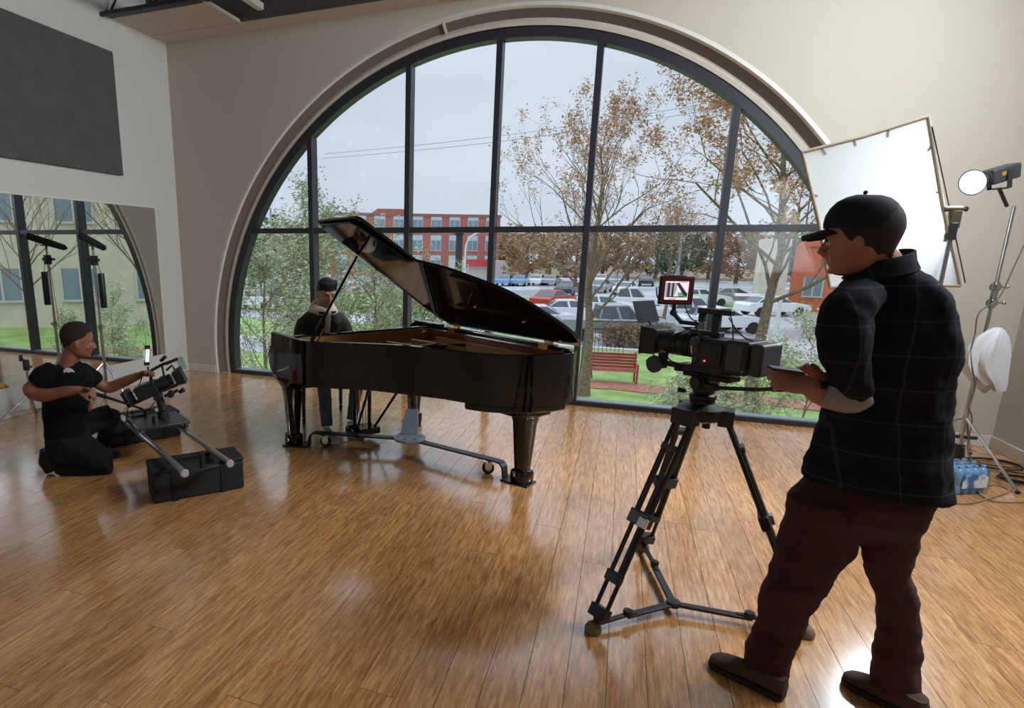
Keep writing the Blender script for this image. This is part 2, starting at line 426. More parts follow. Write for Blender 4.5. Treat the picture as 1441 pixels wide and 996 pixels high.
M_bark = mat('bark', rgb(92, 76, 62), .9, noise=(rgb(142, 124, 102), 14, .3, .7), bump=.6, bscale=40)
M_twig = mat('twig', rgb(138, 110, 92), .9)
M_rust = mat('rust_leaf', rgb(168, 122, 84), .8, noise=(rgb(196, 156, 116), 3, .3, .7))
M_olive = mat('olive_leaf', rgb(176, 184, 148), .8, noise=(rgb(136, 148, 104), 2.5, .35, .65))
M_olive2 = mat('pale_leaf', rgb(206, 210, 180), .8, noise=(rgb(160, 168, 128), 2.5, .35, .65))

def perp(d, r):
    a = d.orthogonal().normalized(); return Quaternion(d, r) @ a
def branch(mb, tips, p, d, L, r, lev, rn, split=3, spread=.6, up=.12, steps=4, shrink=.68):
    pts = [p]; rr = [r]; q = p.copy(); dd = d.normalized()
    for i in range(steps):
        dd = (dd + V((rn.gauss(0, .12), rn.gauss(0, .12), rn.gauss(0, .09) + up * .3))).normalized()
        q = q + dd * (L / steps); pts.append(q.copy()); rr.append(max(r * (1 - .5 * (i + 1) / steps), .003))
    mb.tube(pts, rr, 5 if r > .04 else 3, caps=False)
    if lev == 0:
        tips += [(a, dd) for a in pts[1:]]; return
    for k in range(split + (lev > 1)):
        i = rn.randint(1, steps) if k else steps
        ax = perp(dd, rn.uniform(0, 2 * PI)); nd = (dd + ax * spread * rn.uniform(.6, 1.3) + V((0, 0, up))).normalized()
        branch(mb, tips, pts[i], nd, L * shrink * rn.uniform(.75, 1.15), max(rr[i] * .62, .003), lev - 1, rn, split, spread, up, steps, shrink)
def leaves(tips, n, size, rn, hang=.0, jit=.12):
    mb = MB(); vs = []; fs = []
    for i in range(n):
        p, d = rn.choice(tips); c = p + V((rn.gauss(0, jit), rn.gauss(0, jit), rn.gauss(0, jit) - hang * rn.random()))
        a = V((rn.gauss(0, 1), rn.gauss(0, 1), rn.gauss(0, .6) - hang * 3)).normalized(); b = a.orthogonal().normalized(); b = Quaternion(a, rn.uniform(0, 6.3)) @ b
        s = size * rn.uniform(.6, 1.3); o = len(vs)
        vs += [c - a * s, c + b * s * .42, c + a * s, c - b * s * .42]; fs.append((o, o + 1, o + 2, o + 3))
    return mb.add(vs, fs)
def tree(name, label, base, h, r, lev, nleaf, lsize, lmat, seed, trunk_h=.4, spread=.6, up=.12, hang=0, jit=.12, split=3, lean=(0, 0), group=None, first=None, shrink=.68, bm=None):
    rn = random.Random(seed); t = thing(name, label, 'tree' if name != 'shrub' else 'shrub', base, 0, group)
    mb = MB(); tips = []
    # excurrent trunk with side branches
    pts = [V((lean[0] * s * h + rn.gauss(0, .03) * h * .3, lean[1] * s * h, h * s)) for s in [i / 8 for i in range(9)]]; pts[0] = V((0, 0, 0))
    rr = [r * (1.5 if i == 0 else 1 - .88 * i / 8) for i in range(9)]
    mb.tube(pts, rr, 9, caps=False)
    nb = 4 if lev <= 1 else 15
    for k in range(nb + lev * 3):
        s = trunk_h + (1 - trunk_h) * (k + .5) / (nb + lev * 3) * .97; i = min(int(s * 8), 7); f = s * 8 - i; p = pts[i].lerp(pts[i + 1], f)
        a = k * 2.4 + rn.uniform(-.4, .4); d = V((math.cos(a), math.sin(a), .35 + .9 * s + up))
        L = h * (.36 if first is None else first) * (1.15 - .8 * (s - trunk_h) / (1 - trunk_h)) * rn.uniform(.8, 1.15)
        branch(mb, tips, p, d, L, max(rr[i] * .42, .012), lev, rn, split, spread, up, 4, shrink)
    mb.build('trunk', bm or M_bark, t, smooth=60)
    if nleaf:
        o = leaves(tips, nleaf, lsize, rn, hang, jit).build('foliage', lmat, t, smooth=0); o['kind'] = 'stuff'
    return t
def at(x, y, d, z=GZ):
    "a ground point under pixel column x at optical depth d"
    p = px(x, y, d); return (p.x, p.y, z)
p1 = onz(820, 556, GZ)
tree('bald_cypress', 'bare rusty tree whose trunk stands beside the red bench', p1, 7.2, .15, 3, 9000, .04, M_rust, 11, .30, .6, .16, .05, .07, 2, first=.36, shrink=.62)
tree('bald_cypress', 'tall tree full of rust brown leaves at the right end of the window', at(1062, 560, 15.5), 8.6, .16, 3, 20000, .05, M_rust, 6, .34, .6, .08, .06, .09, 2, first=.34, shrink=.62)
tree('young_tree', 'bare slender tree between the car rows behind the film camera', at(930, 500, 34), 6.2, .12, 2, 1500, .07, M_rust, 23, .3, .5, .3, 0, .1, 3)
tree('bare_tree', 'bare branching tree before the stone building in the mirror', (7.4, 13.4, GZ), 8.5, .13, 2, 500, .05, M_rust, 77, .25, .6, .2, 0, .08, 3, first=.42)
tree('bare_tree', 'second bare tree nearer the stone building in the mirror', (14.5, 13.0, GZ), 8.0, .13, 2, 300, .05, M_rust, 78, .25, .6, .2, 0, .08, 3, first=.42)
# loose grey-green shrubs close below the window
sh = [(372, 10.6, 4.1, 'leftmost grey-green small-leaved tree seen behind the left frame edge'), (442, 11.6, 4.6, 'grey-green small-leaved tree behind the pianist'), (528, 10.8, 4.0, 'grey-green small-leaved tree seen under the raised piano lid'), (596, 12.0, 3.3, 'small grey-green shrub behind the piano hinge')]
for i, (x, d, h, lab) in enumerate(sh):
    tree('leafy_tree', lab, at(x, 500, d), h, .06, 2, 11000, .036, M_olive if i % 2 else M_olive2, 31 + i, .12, .75, .18, 0, .10, 3, first=.33, bm=M_twig)
sh = [(984, 11.0, 1.9, 'low grey-green shrub under the tripod camera'), (1062, 9.8, 2.3, 'twiggy shrub seen between the camera battery and the hand'), (1134, 12.0, 2.7, 'twiggy shrub against the right end of the window'), (960, 13.5, 1.3, 'small shrub on the grass beyond the garden path')]
for i, (x, d, h, lab) in enumerate(sh):
    tree('shrub', lab, at(x, 560, d), h, .03, 1, 3200, .04, M_olive if i % 2 else M_olive2, 51 + i, .05, .7, .25, 0, .10, 4, first=.42, bm=M_twig)
# hedge by the parking
def hedge(name, label, x0, x1, y0, y1, h, m_, n, seed, size=.09):
    rn = random.Random(seed); vs = []
    tips = [(V((rn.uniform(x0, x1), rn.uniform(y0, y1), GZ + h * rn.random() ** .7)), V((0, 0, 1))) for _ in range(n // 3)]
    o = leaves(tips, n, size, rn, 0, .12).build(name, m_, smooth=0); o['label'] = label; o['category'] = 'hedge'; return o
hedge('hedge', 'brown twiggy hedge along the parking edge behind the red bench', -.6, 2.2, 22.0, 23.2, 1.0, mat('brown_hedge', rgb(130, 108, 84), .9), 3500, 3)
# far tree line
M_far = [mat('far_rust', rgb(158, 122, 92), .9, noise=(rgb(126, 100, 76), .8, .35, .65)), mat('far_tan', rgb(176, 146, 104), .9, noise=(rgb(140, 114, 78), .8, .35, .65)), mat('far_green', rgb(96, 108, 76), .9, noise=(rgb(70, 84, 56), .8, .35, .65))]
def fartree(x, d, h, w, k, lab, seed):
    rn = random.Random(seed); b = V(at(x, 360, d)); t = thing('distant_tree', lab, 'tree', b, 0, 'distant trees')
    mb = MB(); tips = []
    mb.tube([(0, 0, 0), (0, 0, h * .35), (.1, 0, h * .8)], [.3, .22, .05], 6, caps=False)
    for q in range(9):
        a = q * 2.4; mb.tube([(0, 0, h * (.25 + .05 * q)), (math.cos(a) * w * .3, math.sin(a) * w * .3, h * (.45 + .05 * q))], [.1, .03], 4, caps=False)
    mb.build('trunk', M_bark, t)
    for _ in range(420):
        u_ = V((rn.gauss(0, 1), rn.gauss(0, 1), rn.gauss(0, 1))).normalized() * rn.uniform(.5, 1)
        lump = 1 + .25 * math.sin(5 * u_.x + seed) * math.cos(4 * u_.z + seed)
        tips.append((V((u_.x * w / 2 * lump, u_.y * w / 2 * lump, h * .54 + u_.z * h * .47 * lump)), u_))
    o = leaves(tips, 2400, .32, rn, 0, .25).build('foliage', M_far[k], t, smooth=0); o['kind'] = 'stuff'
farspec = [(352, 62, 7.0, 9, 2, 'far green tree at the left end of the window'), (398, 66, 7.8, 9, 2, 'far green tree left of the pianist'), (430, 70, 7.6, 9, 0, 'far brown tree behind the pianist head'),
           (706, 100, 6.5, 8, 0, 'far reddish tree in front of the grey clad wing'), (742, 88, 8.4, 12, 1, 'far tan tree right of the grey clad wing'), (775, 95, 8.5, 11, 0, 'far rusty tree behind the bare cypress crown'),
           (812, 90, 8.3, 11, 1, 'far tan tree behind the fourth mullion'), (850, 92, 8.0, 11, 0, 'far rusty tree left of the field monitor'), (886, 96, 8.6, 11, 0, 'far rusty tree above the white parked trucks'),
           (925, 90, 8.8, 11, 2, 'far green tree above the field monitor'), (962, 94, 8.9, 11, 2, 'far green tree below the double lamp post'), (1000, 88, 8.0, 11, 1, 'far tan tree behind the fifth mullion'),
           (1040, 90, 8.2, 11, 0, 'far rusty tree left of the big cypress trunk'), (1085, 86, 8.4, 11, 1, 'far tan tree right of the big cypress trunk'), (1130, 84, 8.0, 11, 2, 'far green tree at the right end of the window')]
for i, a in enumerate(farspec): fartree(a[0], a[1] + (i % 2) * 15, a[2] * (1 + .12 * (i % 2)), a[3] * .84, *a[4:], 100 + i)

# buildings
M_brick = mat('red_brick', rgb(178, 112, 98), .9, noise=(rgb(160, 98, 86), 2, .3, .7))
M_bwin = mat('far_glass', rgb(120, 140, 150), .2, spec=.8)
M_bspan = mat('spandrel', rgb(176, 200, 208), .4)
M_stone = mat('beige_stone', rgb(214, 206, 188), .9, noise=(rgb(196, 186, 166), 1.5, .3, .7), bump=.5, bscale=6)
M_clad = mat('grey_cladding', rgb(186, 172, 176), .7)
def building(name, label, org, ang, w, dpt, h, rows, cols, wmat, win_w, win_h, sill=1.0, floor_h=3.6, spand=True, roof=.5):
    t = thing(name, label, 'building', org, ang); b = MB(); b.bx(0, w, 0, dpt, 0, h); b.build('wall', wmat, t)
    b = MB(); b.bx(-.15, w + .15, -.15, dpt + .15, h, h + roof); b.build('parapet', mat('coping', rgb(150, 96, 84), .9) if wmat is M_brick else wmat, t)
    me = None
    wb_ = MB(); wb_.bx(-win_w / 2, win_w / 2, -.06, .1, 0, win_h)
    if spand: wb_.cur = 1; wb_.bx(-win_w / 2, win_w / 2, -.08, .08, win_h, win_h + .9)
    wb_.cur = 2
    for xx in (-win_w / 2, 0, win_w / 2): wb_.bx(xx - .05, xx + .05, -.12, .05, 0, win_h + (.9 if spand else 0))
    wb_.bx(-win_w / 2 - .1, win_w / 2 + .1, -.14, .02, -.12, 0)
    me = wb_.mesh('far_window', [M_bwin, M_bspan, M_conc], 0)
    for r_ in range(rows):
        for c_ in range(cols):
            o = link('window', me, t); o.location = ((c_ + .5) * w / cols, 0, sill + r_ * floor_h)
    return t
bl = V(at(468, 400, 108)); br = V(at(700, 400, 112)); ang = math.atan2(br.y - bl.y, br.x - bl.x)
tb = building('brick_building', 'long red brick building on the horizon with pale window bands', (bl.x, bl.y, GZ), ang, (br - bl).length, 18, 10.6, 3, 9, M_brick, 1.9, 1.8)
b = MB(); b.bx(8.5, 14, 2, 12, 10.6, 12.0); b.build('roof_block', M_brick, tb)
b1 = V(at(706, 400, 136)); b2 = V(at(735, 400, 140)); ang = math.atan2(b2.y - b1.y, b2.x - b1.x)
t2 = building('clad_wing', 'lower wing with vertical grey cladding strips right of the brick building', (b1.x, b1.y, GZ), ang, (b2 - b1).length + 1, 12, 8.2, 1, 1, M_brick, .2, .2)
for ch in list(t2.children):
    if ch.name.startswith('window'): bpy.data.objects.remove(ch)
sm = MB(); sm.bx(-.12, .12, -.15, 0, 0, 2.0); sme = sm.mesh('cladding_strip', M_clad, 0)
for r_ in range(3):
    for c_ in range(9):
        o = link('cladding_strip', sme, t2); o.location = ((c_ + .5) * .68 + (.3 if r_ == 1 else 0), 0, .8 + r_ * 2.4)
# shop front with red canopy
q = at(668, 395, 96); b = MB(); b.bx(-4.5, 4.5, 0, 5, 0, 3.0); shop = b.build('shop', M_conc); shop.location = q; shop['label'] = 'low pale shop with a red awning below the brick building'; shop['category'] = 'shop'
b = MB(); b.bx(-1.5, 2.5, -.8, 0, 2.1, 3.2); b.build('awning', mat('awning_red', rgb(190, 60, 60), .6), shop)
# orange-red building and pale column block at the right, partly behind the diffusion frame
q = at(1112, 400, 46); t3 = building('orange_building', 'orange-red low building behind the diffusion frame edge', q, -.35, 12, 8, 4.9, 1, 4, mat('orange_render', rgb(206, 116, 88), .85), 1.2, 1.4, 1.2, 3.4, False)
q = at(1086, 400, 44); b = MB(); b.bx(-.9, .9, 0, 1.8, 0, 5.4); o = b.build('stone_pillar', M_stone); o.location = q; o['label'] = 'beige stone gate pillar behind the big cypress'; o['category'] = 'pillar'
# the stone school building seen in the mirror
q = (9.5, 24.0, GZ); ang = rad(-38)
t4 = building('stone_building', 'beige stone building with white framed windows seen in the mirror', q, ang, 42, 14, 13, 3, 11, M_stone, 1.9, 1.7, 1.5, 4.2, False)

# cars
M_tyre = mat('tyre', rgb(26, 26, 28), .8); M_carglass = mat('car_glass', rgb(52, 62, 72), .08, spec=1)
carcol = {'white': mat('car_white', rgb(226, 228, 232), .3, coat=.5), 'silver': mat('car_silver', rgb(158, 164, 170), .3, .5), 'red': mat('car_red', rgb(186, 50, 46), .3, coat=.5), 'black': mat('car_black', rgb(40, 42, 46), .25, coat=.5), 'blue': mat('car_blue', rgb(110, 150, 190), .3, coat=.5)}
def carmesh(kind):
    L, Wd, Hh = (4.5, 1.8, 1.45) if kind == 'car' else (5.4, 2.0, 1.9)
    if kind == 'car': prof = [(-2.25, .35), (-2.25, .8), (-2.1, .92), (-1.3, .98), (1.15, .98), (2.05, .82), (2.25, .65), (2.25, .35)]; cab = [(-1.65, .95), (-1.05, 1.36), (.15, 1.38), (.95, .96)]
    else: prof = [(-2.7, .45), (-2.7, 1.1), (-1.0, 1.12), (1.0, 1.12), (2.5, 1.05), (2.7, .8), (2.7, .45)]; cab = [(-.95, 1.1), (-.8, 1.75), (.45, 1.78), (1.05, 1.1)]
    M = Matrix(((1, 0, 0), (0, 0, 1), (0, 1, 0)))
    b_ = MB(); b_.prism(prof, -Wd / 2, Wd / 2, M); rf = [(cab[1][0] + .1, cab[1][1] - .02), (cab[1][0] + .12, cab[1][1] + .03), (cab[2][0] - .08, cab[2][1] + .03), (cab[2][0], cab[2][1] - .02)]; b_.prism(rf, -Wd / 2 + .16, Wd / 2 - .16, M)
    g_ = MB()
    C4 = [[V((x_, s * (Wd / 2 - (.05 if i in (0, 3) else .19)), z_)) for i, (x_, z_) in enumerate(cab)] for s in (-1, 1)]
    b_.loft(C4)
    def pane_(q4, ins, off):
        c_ = sum(q4, V()) / 4; nn_ = (q4[1] - q4[0]).cross(q4[3] - q4[0]).normalized(); nn_ *= 1 if nn_.dot(c_ - V((0, 0, .9))) > 0 else -1
        g_.add([p.lerp(c_, ins) + nn_ * off for p in q4], [(0, 1, 2, 3)])
    for s in (0, 1):
        a, b2, c2, d2 = C4[s]; m0 = a.lerp(d2, .52); m1 = b2.lerp(c2, .52); pane_([a, m0, m1, b2], .14, .012); pane_([m0, d2, c2, m1], .14, .012)
    pane_([C4[0][3], C4[1][3], C4[1][2], C4[0][2]], .08, .012); pane_([C4[0][0], C4[1][0], C4[1][1], C4[0][1]], .08, .012)
    w_ = MB(); w_.lathe([(.1, -.11), (.33, -.11), (.34, -.08), (.34, .08), (.33, .11), (.1, .11)], (0, 0, 0), 14, (0, 1, 0))
    return b_, g_, w_, prof[0][0] + .9, prof[-1][0] - .85, Wd
CM = {}
for kd in ('car', 'pickup'):
    b_, g_, w_, xr, xf_, Wd = carmesh(kd)
    CM[kd] = ({c: b_.mesh(kd + '_body', m_, 30) for c, m_ in carcol.items()}, g_.mesh('cabin', M_carglass, 30), w_.mesh('wheel', M_tyre, 40), xr, xf_, Wd)
def car(kd, col, x, y, d, a, lab):
    """kd car or pickup at pixel column x, on the ground at optical depth d, heading a"""
    q = at(x, y, d, GZ + .02); t = thing('pickup_truck' if kd == 'pickup' else 'car', lab, 'car' if kd == 'car' else 'truck', q, a, 'parked cars')
    bd, gm, wm, xr, xf_, Wd = CM[kd]; link('car_body', bd[col], t, .05); link('cabin_windows', gm, t)
    for xx in (xr, xf_):
        for s in (-1, 1): o = link('wheel', wm, t); o.location = (xx, s * (Wd / 2 - .1), .34)
cars = [('pickup', 'silver', 862, 480, 29.5, .25, 'grey pickup truck behind the twiggy hedge'), ('car', 'white', 848, 440, 41, .1, 'white car right of the cypress trunk'), ('pickup', 'white', 886, 430, 44, .0, 'white pickup left of the camera monitor'),
        ('car', 'red', 778, 430, 47, 1.2, 'red car beyond the piano tail'), ('car', 'white', 806, 440, 37, .2, 'white car just left of the cypress trunk'), ('car', 'white', 764, 455, 33, .2, 'white car low beyond the piano lid tip'),
        ('pickup', 'white', 640, 430, 44, .3, 'white pickup seen under the piano lid'), ('car', 'silver', 590, 430, 51, .2, 'silver car seen under the piano lid'),
        ('car', 'black', 800, 410, 60, 1.4, 'black car in the middle lot'), ('car', 'white', 880, 410, 62, 1.4, 'white car in the middle lot below the monitor'), ('car', 'silver', 845, 405, 66, 1.4, 'silver car in the middle lot'),
        ('car', 'blue', 712, 395, 78, 1.5, 'light blue car left in the far row'), ('car', 'blue', 733, 395, 78, 1.5, 'light blue van beside its twin in the far row'), ('car', 'white', 756, 395, 80, 1.5, 'white car third in the far row'),
        ('car', 'silver', 776, 395, 80, 1.5, 'silver car fourth in the far row'), ('car', 'white', 826, 395, 82, 1.5, 'white car in the far row right of the mullion'), ('car', 'white', 846, 395, 84, 1.5, 'white car in the far row near the orange clump'),
        ('car', 'silver', 868, 395, 82, 1.5, 'silver car in the far row under the lamp post'), ('car', 'black', 910, 395, 80, 1.5, 'black car in the far row left of the monitor'), ('car', 'white', 985, 420, 50, .2, 'white car seen above the camera top handle'),
        ('car', 'white', 1010, 470, 33, .3, 'white car behind the camera battery'), ('car', 'silver', 1030, 430, 52, .2, 'silver car left of the big cypress trunk'), ('car', 'white', 1085, 440, 42, .4, 'white car right of the big cypress trunk'),
        ('pickup', 'white', 968, 450, 35, .1, 'white pickup behind the camera body'), ('car', 'white', 360, 455, 44, .0, 'white car far left on the access road'), ('car', 'silver', 405, 420, 55, .0, 'silver car on the far left road'),
        ('car', 'white', 445, 430, 56, .0, 'white car behind the pianist shoulder')]
for c_ in cars: car(*c_)

# garden bench : slatted swing bench, red
M_redw = mat('red_paint', rgb(158, 52, 58), .6)
bp_ = onz(860, 540, GZ); bench = thing('garden_bench', 'red slatted bench on the lawn beside the cypress trunk', 'bench', (bp_.x, bp_.y + .3, GZ), .12)
for i in range(5):
    s_ = MB(); s_.bx(-.78, .78, -.045, .045, -.012, .012); o = s_.build('slat', M_redw, bench, bevel=.004); o.location = (0, -.28 + i * .105, .44)
for i in range(5):
    s_ = MB(); s_.bx(-.78, .78, -.012, .012, -.045, .045); o = s_.build('slat', M_redw, bench, bevel=.004); o.location = (0, .25 + i * .03, .50 + i * .1)
for sx_ in (-1, 1):
    s_ = MB(); s_.bar((sx_ * .74, -.3, 0), (sx_ * .74, -.3, .66), .06, .06, (0, 1, 0)); s_.bar((sx_ * .74, .22, 0), (sx_ * .74, .4, .98), .06, .06, (0, 1, 0)); s_.bar((sx_ * .74, -.34, .66), (sx_ * .74, .32, .66), .08, .03); s_.bar((sx_ * .74, -.3, .42), (sx_ * .74, .28, .42), .04, .06)
    s_.build('end_frame', M_redw, bench)
# swing posts beside it
b = MB(); b.tube([(-.1, 0, 0), (0, 0, 2.0)], .03, 8); b.tube([(.3, .25, 0), (0, .1, 2.0), (0, .1, 2.02)], .03, 8); b.tube([(0, 0, 2.0), (2.2, .2, 2.05)], .035, 8)
o = b.build('swing_frame', mat('grey_post', rgb(96, 96, 98), .6)); o.location = (bp_.x - .95, bp_.y + .5, GZ); o['label'] = 'thin grey metal frame standing over the red bench'; o['category'] = 'frame'
# fence on the lawn
fn = thing('lawn_fence', 'short black metal railing beside the cypress on the lawn', 'fence', at(838, 520, 24.5), .1)
b = MB(); b.bx(-.6, 1.0, -.015, .015, 1.2, 1.24); b.bx(-.6, 1.0, -.015, .015, .1, .14); b.build('rail', M_black, fn)
pm_ = MB(); pm_.bx(-.01, .01, -.01, .01, 0, 1.24); pme = pm_.mesh('picket', M_black, 0)
for i in range(11): o = link('picket', pme, fn); o.location = (-.6 + i * .16, 0, 0)

# lamps, signal
M_pole = mat('lamp_pole', rgb(150, 156, 164), .5)
def lamp(x, d, h, arms, lab, m_=M_pole):
    t = thing('lamp_post', lab, 'lamp post', at(x, 360, d)); b = MB(); b.tube([(0, 0, 0), (0, 0, h)], [.12, .07], 8); b.build('pole', m_, t)
    for a in arms:
        b = MB(); b.tube([(0, 0, h - .1), (a * .5, 0, h), (a * .9, 0, h)], .04, 6); b.build('arm', m_, t)
        b = MB(); b.loft([[V((a * (.8 + q * .9), y_ * (.22 if q else .12), h - .06 + z_ * .1)) for y_, z_ in ((-1, 0), (-.6, 1), (.6, 1), (1, 0))] for q in (0, 1)]); b.build('lamp_head', m_, t)
lamp(956, 38, 6.0, (-1, 1), 'double-headed lamp post left of the big leafy tree')
lamp(383, 48, 7.6, (-1,), 'distant lamp post head in the leftmost pane')
lamp(1108, 24, 2.6, (-1,), 'white bent lamp post behind the twiggy shrub', mat('white_pole', rgb(222, 220, 222), .5))
t = thing('street_lamp', 'white curved arm street lamp beside the traffic signal', 'lamp post', at(654, 380, 62)); b = MB()
pts = [(0, 0, 0), (0, 0, 4.6)] + [(1.9 * (1 - math.cos(a)), 0, 4.6 + 1.75 * math.sin(a)) for a in [i * PI / 2 / 8 for i in range(1, 9)]] + [(2.4, 0, 6.3)]
b.tube(pts, .09, 8); b.build('pole', mat('white_pole', rgb(222, 220, 222), .5), t); b = MB(); b.box((2.6, 0, 6.26), (.8, .35, .14)); b.build('lamp_head', mat('white_pole', rgb(222, 220, 222), .5), t, bevel=.04)
t = thing('utility_pole', 'dark post with ivy and a signal head right of the second mullion', 'pole', at(645, 380, 27)); b = MB(); b.tube([(0, 0, 0), (0, 0, 5.0)], [.17, .15], 10); b.build('pole', mat('dark_post', rgb(52, 46, 46), .8), t)
b = MB(); b.bx(-.19, .19, -.15, .15, 5.0, 5.28); b.build('signal_head', M_black, t, bevel=.02); b = MB()
for s_ in (-.09, .09): b.lathe([(.0, 0), (.07, 0), (.08, .1), (.07, .1), (.06, .02)], (s_, -.14, 5.14), 12, (0, -1, 0))
b.build('visor', M_black, t)
rn = random.Random(9); tips = [(V((rn.gauss(0, .12), rn.gauss(0, .12) - .1, rn.uniform(1.5, 4.0))), V((0, 0, 1))) for _ in range(90)]
o = leaves(tips, 420, .06, rn, 0, .06).build('ivy', M_olive, t, smooth=0); o['kind'] = 'stuff'
# overhead wires
b = MB()
for z0, z1, yy in ((6.6, 8.8, 24), (6.9, 9.2, 24.4)): b.tube([(-16 + 27 * i / 12, yy, z0 + (z1 - z0) * i / 12 - .5 * math.sin(PI * i / 12)) for i in range(13)], .012, 4)
b.build('overhead_wires', mat('wire', rgb(120, 124, 132), .7), label='pair of thin overhead wires crossing the cloudy sky', category='wires')

# ------------------------------------------------------------------ grand piano (x : towards the tail, y : treble to bass)
M_lac = mat('piano_lacquer', rgb(10, 10, 12), .05, spec=.5)
M_mahog = mat('piano_inner_wood', rgb(150, 74, 34), .35, coat=.3, noise=(rgb(122, 56, 26), 4, .3, .7))
M_plate = mat('bronze_plate', rgb(196, 150, 92), .38, .55)
M_sound = mat('soundboard', rgb(186, 128, 74), .4)
M_string = mat('strings', rgb(190, 160, 120), .35, .8)
M_ivory = mat('ivory', rgb(236, 232, 220), .3)
M_felt = mat('red_felt', rgb(110, 24, 28), .95)
M_dkwood = mat('dark_underside', rgb(58, 28, 20), .4, coat=.2)
PO = V((-2.69, -2.38, 0)); PA = rad(-35.5)
pn = thing('grand_piano', 'black lacquered grand piano with its lid propped open', 'piano', PO, PA)
ZT = .965
OUT = [(0, 0), (.30, 0), (.60, .0), (.75, .13), (.92, .32), (1.11, .50), (1.32, .62), (1.55, .70), (1.75, .78), (1.85, .88), (1.965, 1.04), (2.015, 1.22), (2.01, 1.36), (1.96, 1.46), (1.86, 1.5), (1.70, 1.5), (.3, 1.5), (0, 1.5)]
def smooth_closed(pts, keep, it=2):
    for _ in range(it):
        q = []; kk = []
        n = len(pts)
        for i in range(n):
            a, b, c = pts[i - 1], pts[i], pts[(i + 1) % n]
            if keep[i]: q.append(b); kk.append(1)
            else:
                q.append((b[0] * .75 + a[0] * .25, b[1] * .75 + a[1] * .25)); q.append((b[0] * .75 + c[0] * .25, b[1] * .75 + c[1] * .25)); kk += [0, 0]
        pts, keep = q, kk
    return pts
kp = [1, 1] + [0] * 7 + [0, 0, 0, 0, 0, 0, 0, 1, 1]
RIM = smooth_closed(OUT, kp, 2)
def inset(out, d):
    n = len(out); r = []
    A = sum(out[i][0] * out[(i + 1) % n][1] - out[(i + 1) % n][0] * out[i][1] for i in range(n)); sg = 1 if A > 0 else -1
    for i in range(n):
        a, b, c = V(out[i - 1]), V(out[i]), V(out[(i + 1) % n]); t1 = (b - a).normalized(); t2 = (c - b).normalized()
        n1 = V((-t1.y, t1.x)) * sg; n2 = V((-t2.y, t2.x)) * sg; bis = (n1 + n2); bis = bis / max(bis.length, 1e-6); k_ = d / max(bis.dot(n1), .35)
        p = b + bis * k_; r.append((p.x, p.y))
    return r
INN = inset(RIM, .045)
# rim : the U shaped outer case, open at the keyboard end
i_f = [i for i, p in enumerate(RIM)]
path = RIM; pin = INN
b = MB(); rings = []
sect = lambda o, i_, z0, z1: [V((o[0], o[1], z0)), V((o[0], o[1], z1 - .004)), V((o[0] * .9 + i_[0] * .1, o[1] * .9 + i_[1] * .1, z1)), V((o[0] * .1 + i_[0] * .9, o[1] * .1 + i_[1] * .9, z1)), V((i_[0], i_[1], z1 - .004)), V((i_[0], i_[1], z0))]
inn2 = list(INN); inn2[0] = (0, .06); inn2[-1] = (0, 1.44); inn2[1] = (.30, .06)
for o_, i_ in zip(RIM, inn2): rings.append(sect(o_, i_, .615, ZT))
b.loft(rings, True, True); b.build('rim', M_lac, pn, smooth=40)
# inner rim veneer, only seen inside
b = MB(); IN3 = inset(RIM, .075)
k0 = 2
rings = [[V((INN[i][0], INN[i][1], .70)), V((INN[i][0], INN[i][1], ZT - .028)), V((IN3[i][0], IN3[i][1], ZT - .03)), V((IN3[i][0], IN3[i][1], .70))] for i in range(k0, len(RIM) - 1)]
b.loft(rings, True, True); b.build('inner_rim', M_mahog, pn, smooth=40)
# arms, key blocks, keybed
b = MB()
for y0, y1 in ((.0, .085), (1.415, 1.5)):
    M = Matrix(((1, 0, 0, 0), (0, 0, 1, 0), (0, 1, 0, 0), (0, 0, 0, 1)))
    b.prism([(.01, .62), (.01, .955), (-.005, .945), (-.02, .90), (-.02, .86), (-.045, .835), (-.075, .80), (-.085, .76), (-.085, .70), (-.06, .65), (-.02, .62)], y0 + .003, y1 - .003, M)
pieces(b, 'cheek_arm', M_lac, pn, 40, .004)
b = MB(); b.bx(-.07, .34, .085, 1.415, .62, .70); b.build('keybed', M_lac, pn, bevel=.004)
b = MB(); b.bx(-.08, -.05, .085, 1.415, .66, .735); b.build('key_slip', M_lac, pn, bevel=.003)
for y in (.125, 1.375):
    b = MB(); b.bx(-.05, .12, y - .038, y + .038, .70, .765); b.build('key_block', M_lac, pn, bevel=.006)
wk = MB(); wk.bx(-.045, .11, -.0112, .0112, .705, .735); wkm = wk.mesh('white_key', M_ivory, 0)
bk = MB(); bk.bx(.0, .11, -.0065, .0065, .735, .747); bkm = bk.mesh('black_key', M_blackp, 0)
kw = 1.17 / 52
for i in range(52):
    o = link('white_key', wkm, pn); o.location = (0, .165 + (i + .5) * kw, 0)
    if i < 51 and (51 - i) % 7 not in (2, 6): o = link('black_key', bkm, pn); o.location = (0, .165 + (i + 1) * kw, 0)
b = MB(); b.box((.135, .75, .80), (.022, 1.32, .19), Matrix.Rotation(.16, 3, 'Y')); b.build('fallboard', M_lac, pn, bevel=.004)
b = MB(); b.bx(.255, .30, .05, 1.45, .74, ZT - .004); b.build('front_stretcher', M_lac, pn, bevel=.004)
b = MB(); b.bx(.30, .318, .06, 1.44, .74, ZT - .02); b.build('stretcher_veneer', M_plate, pn)
b = MB(); b.bx(.02, .42, 1.44, 1.5, ZT, ZT + .022); b.build('lid_stub', M_lac, pn, bevel=.004)
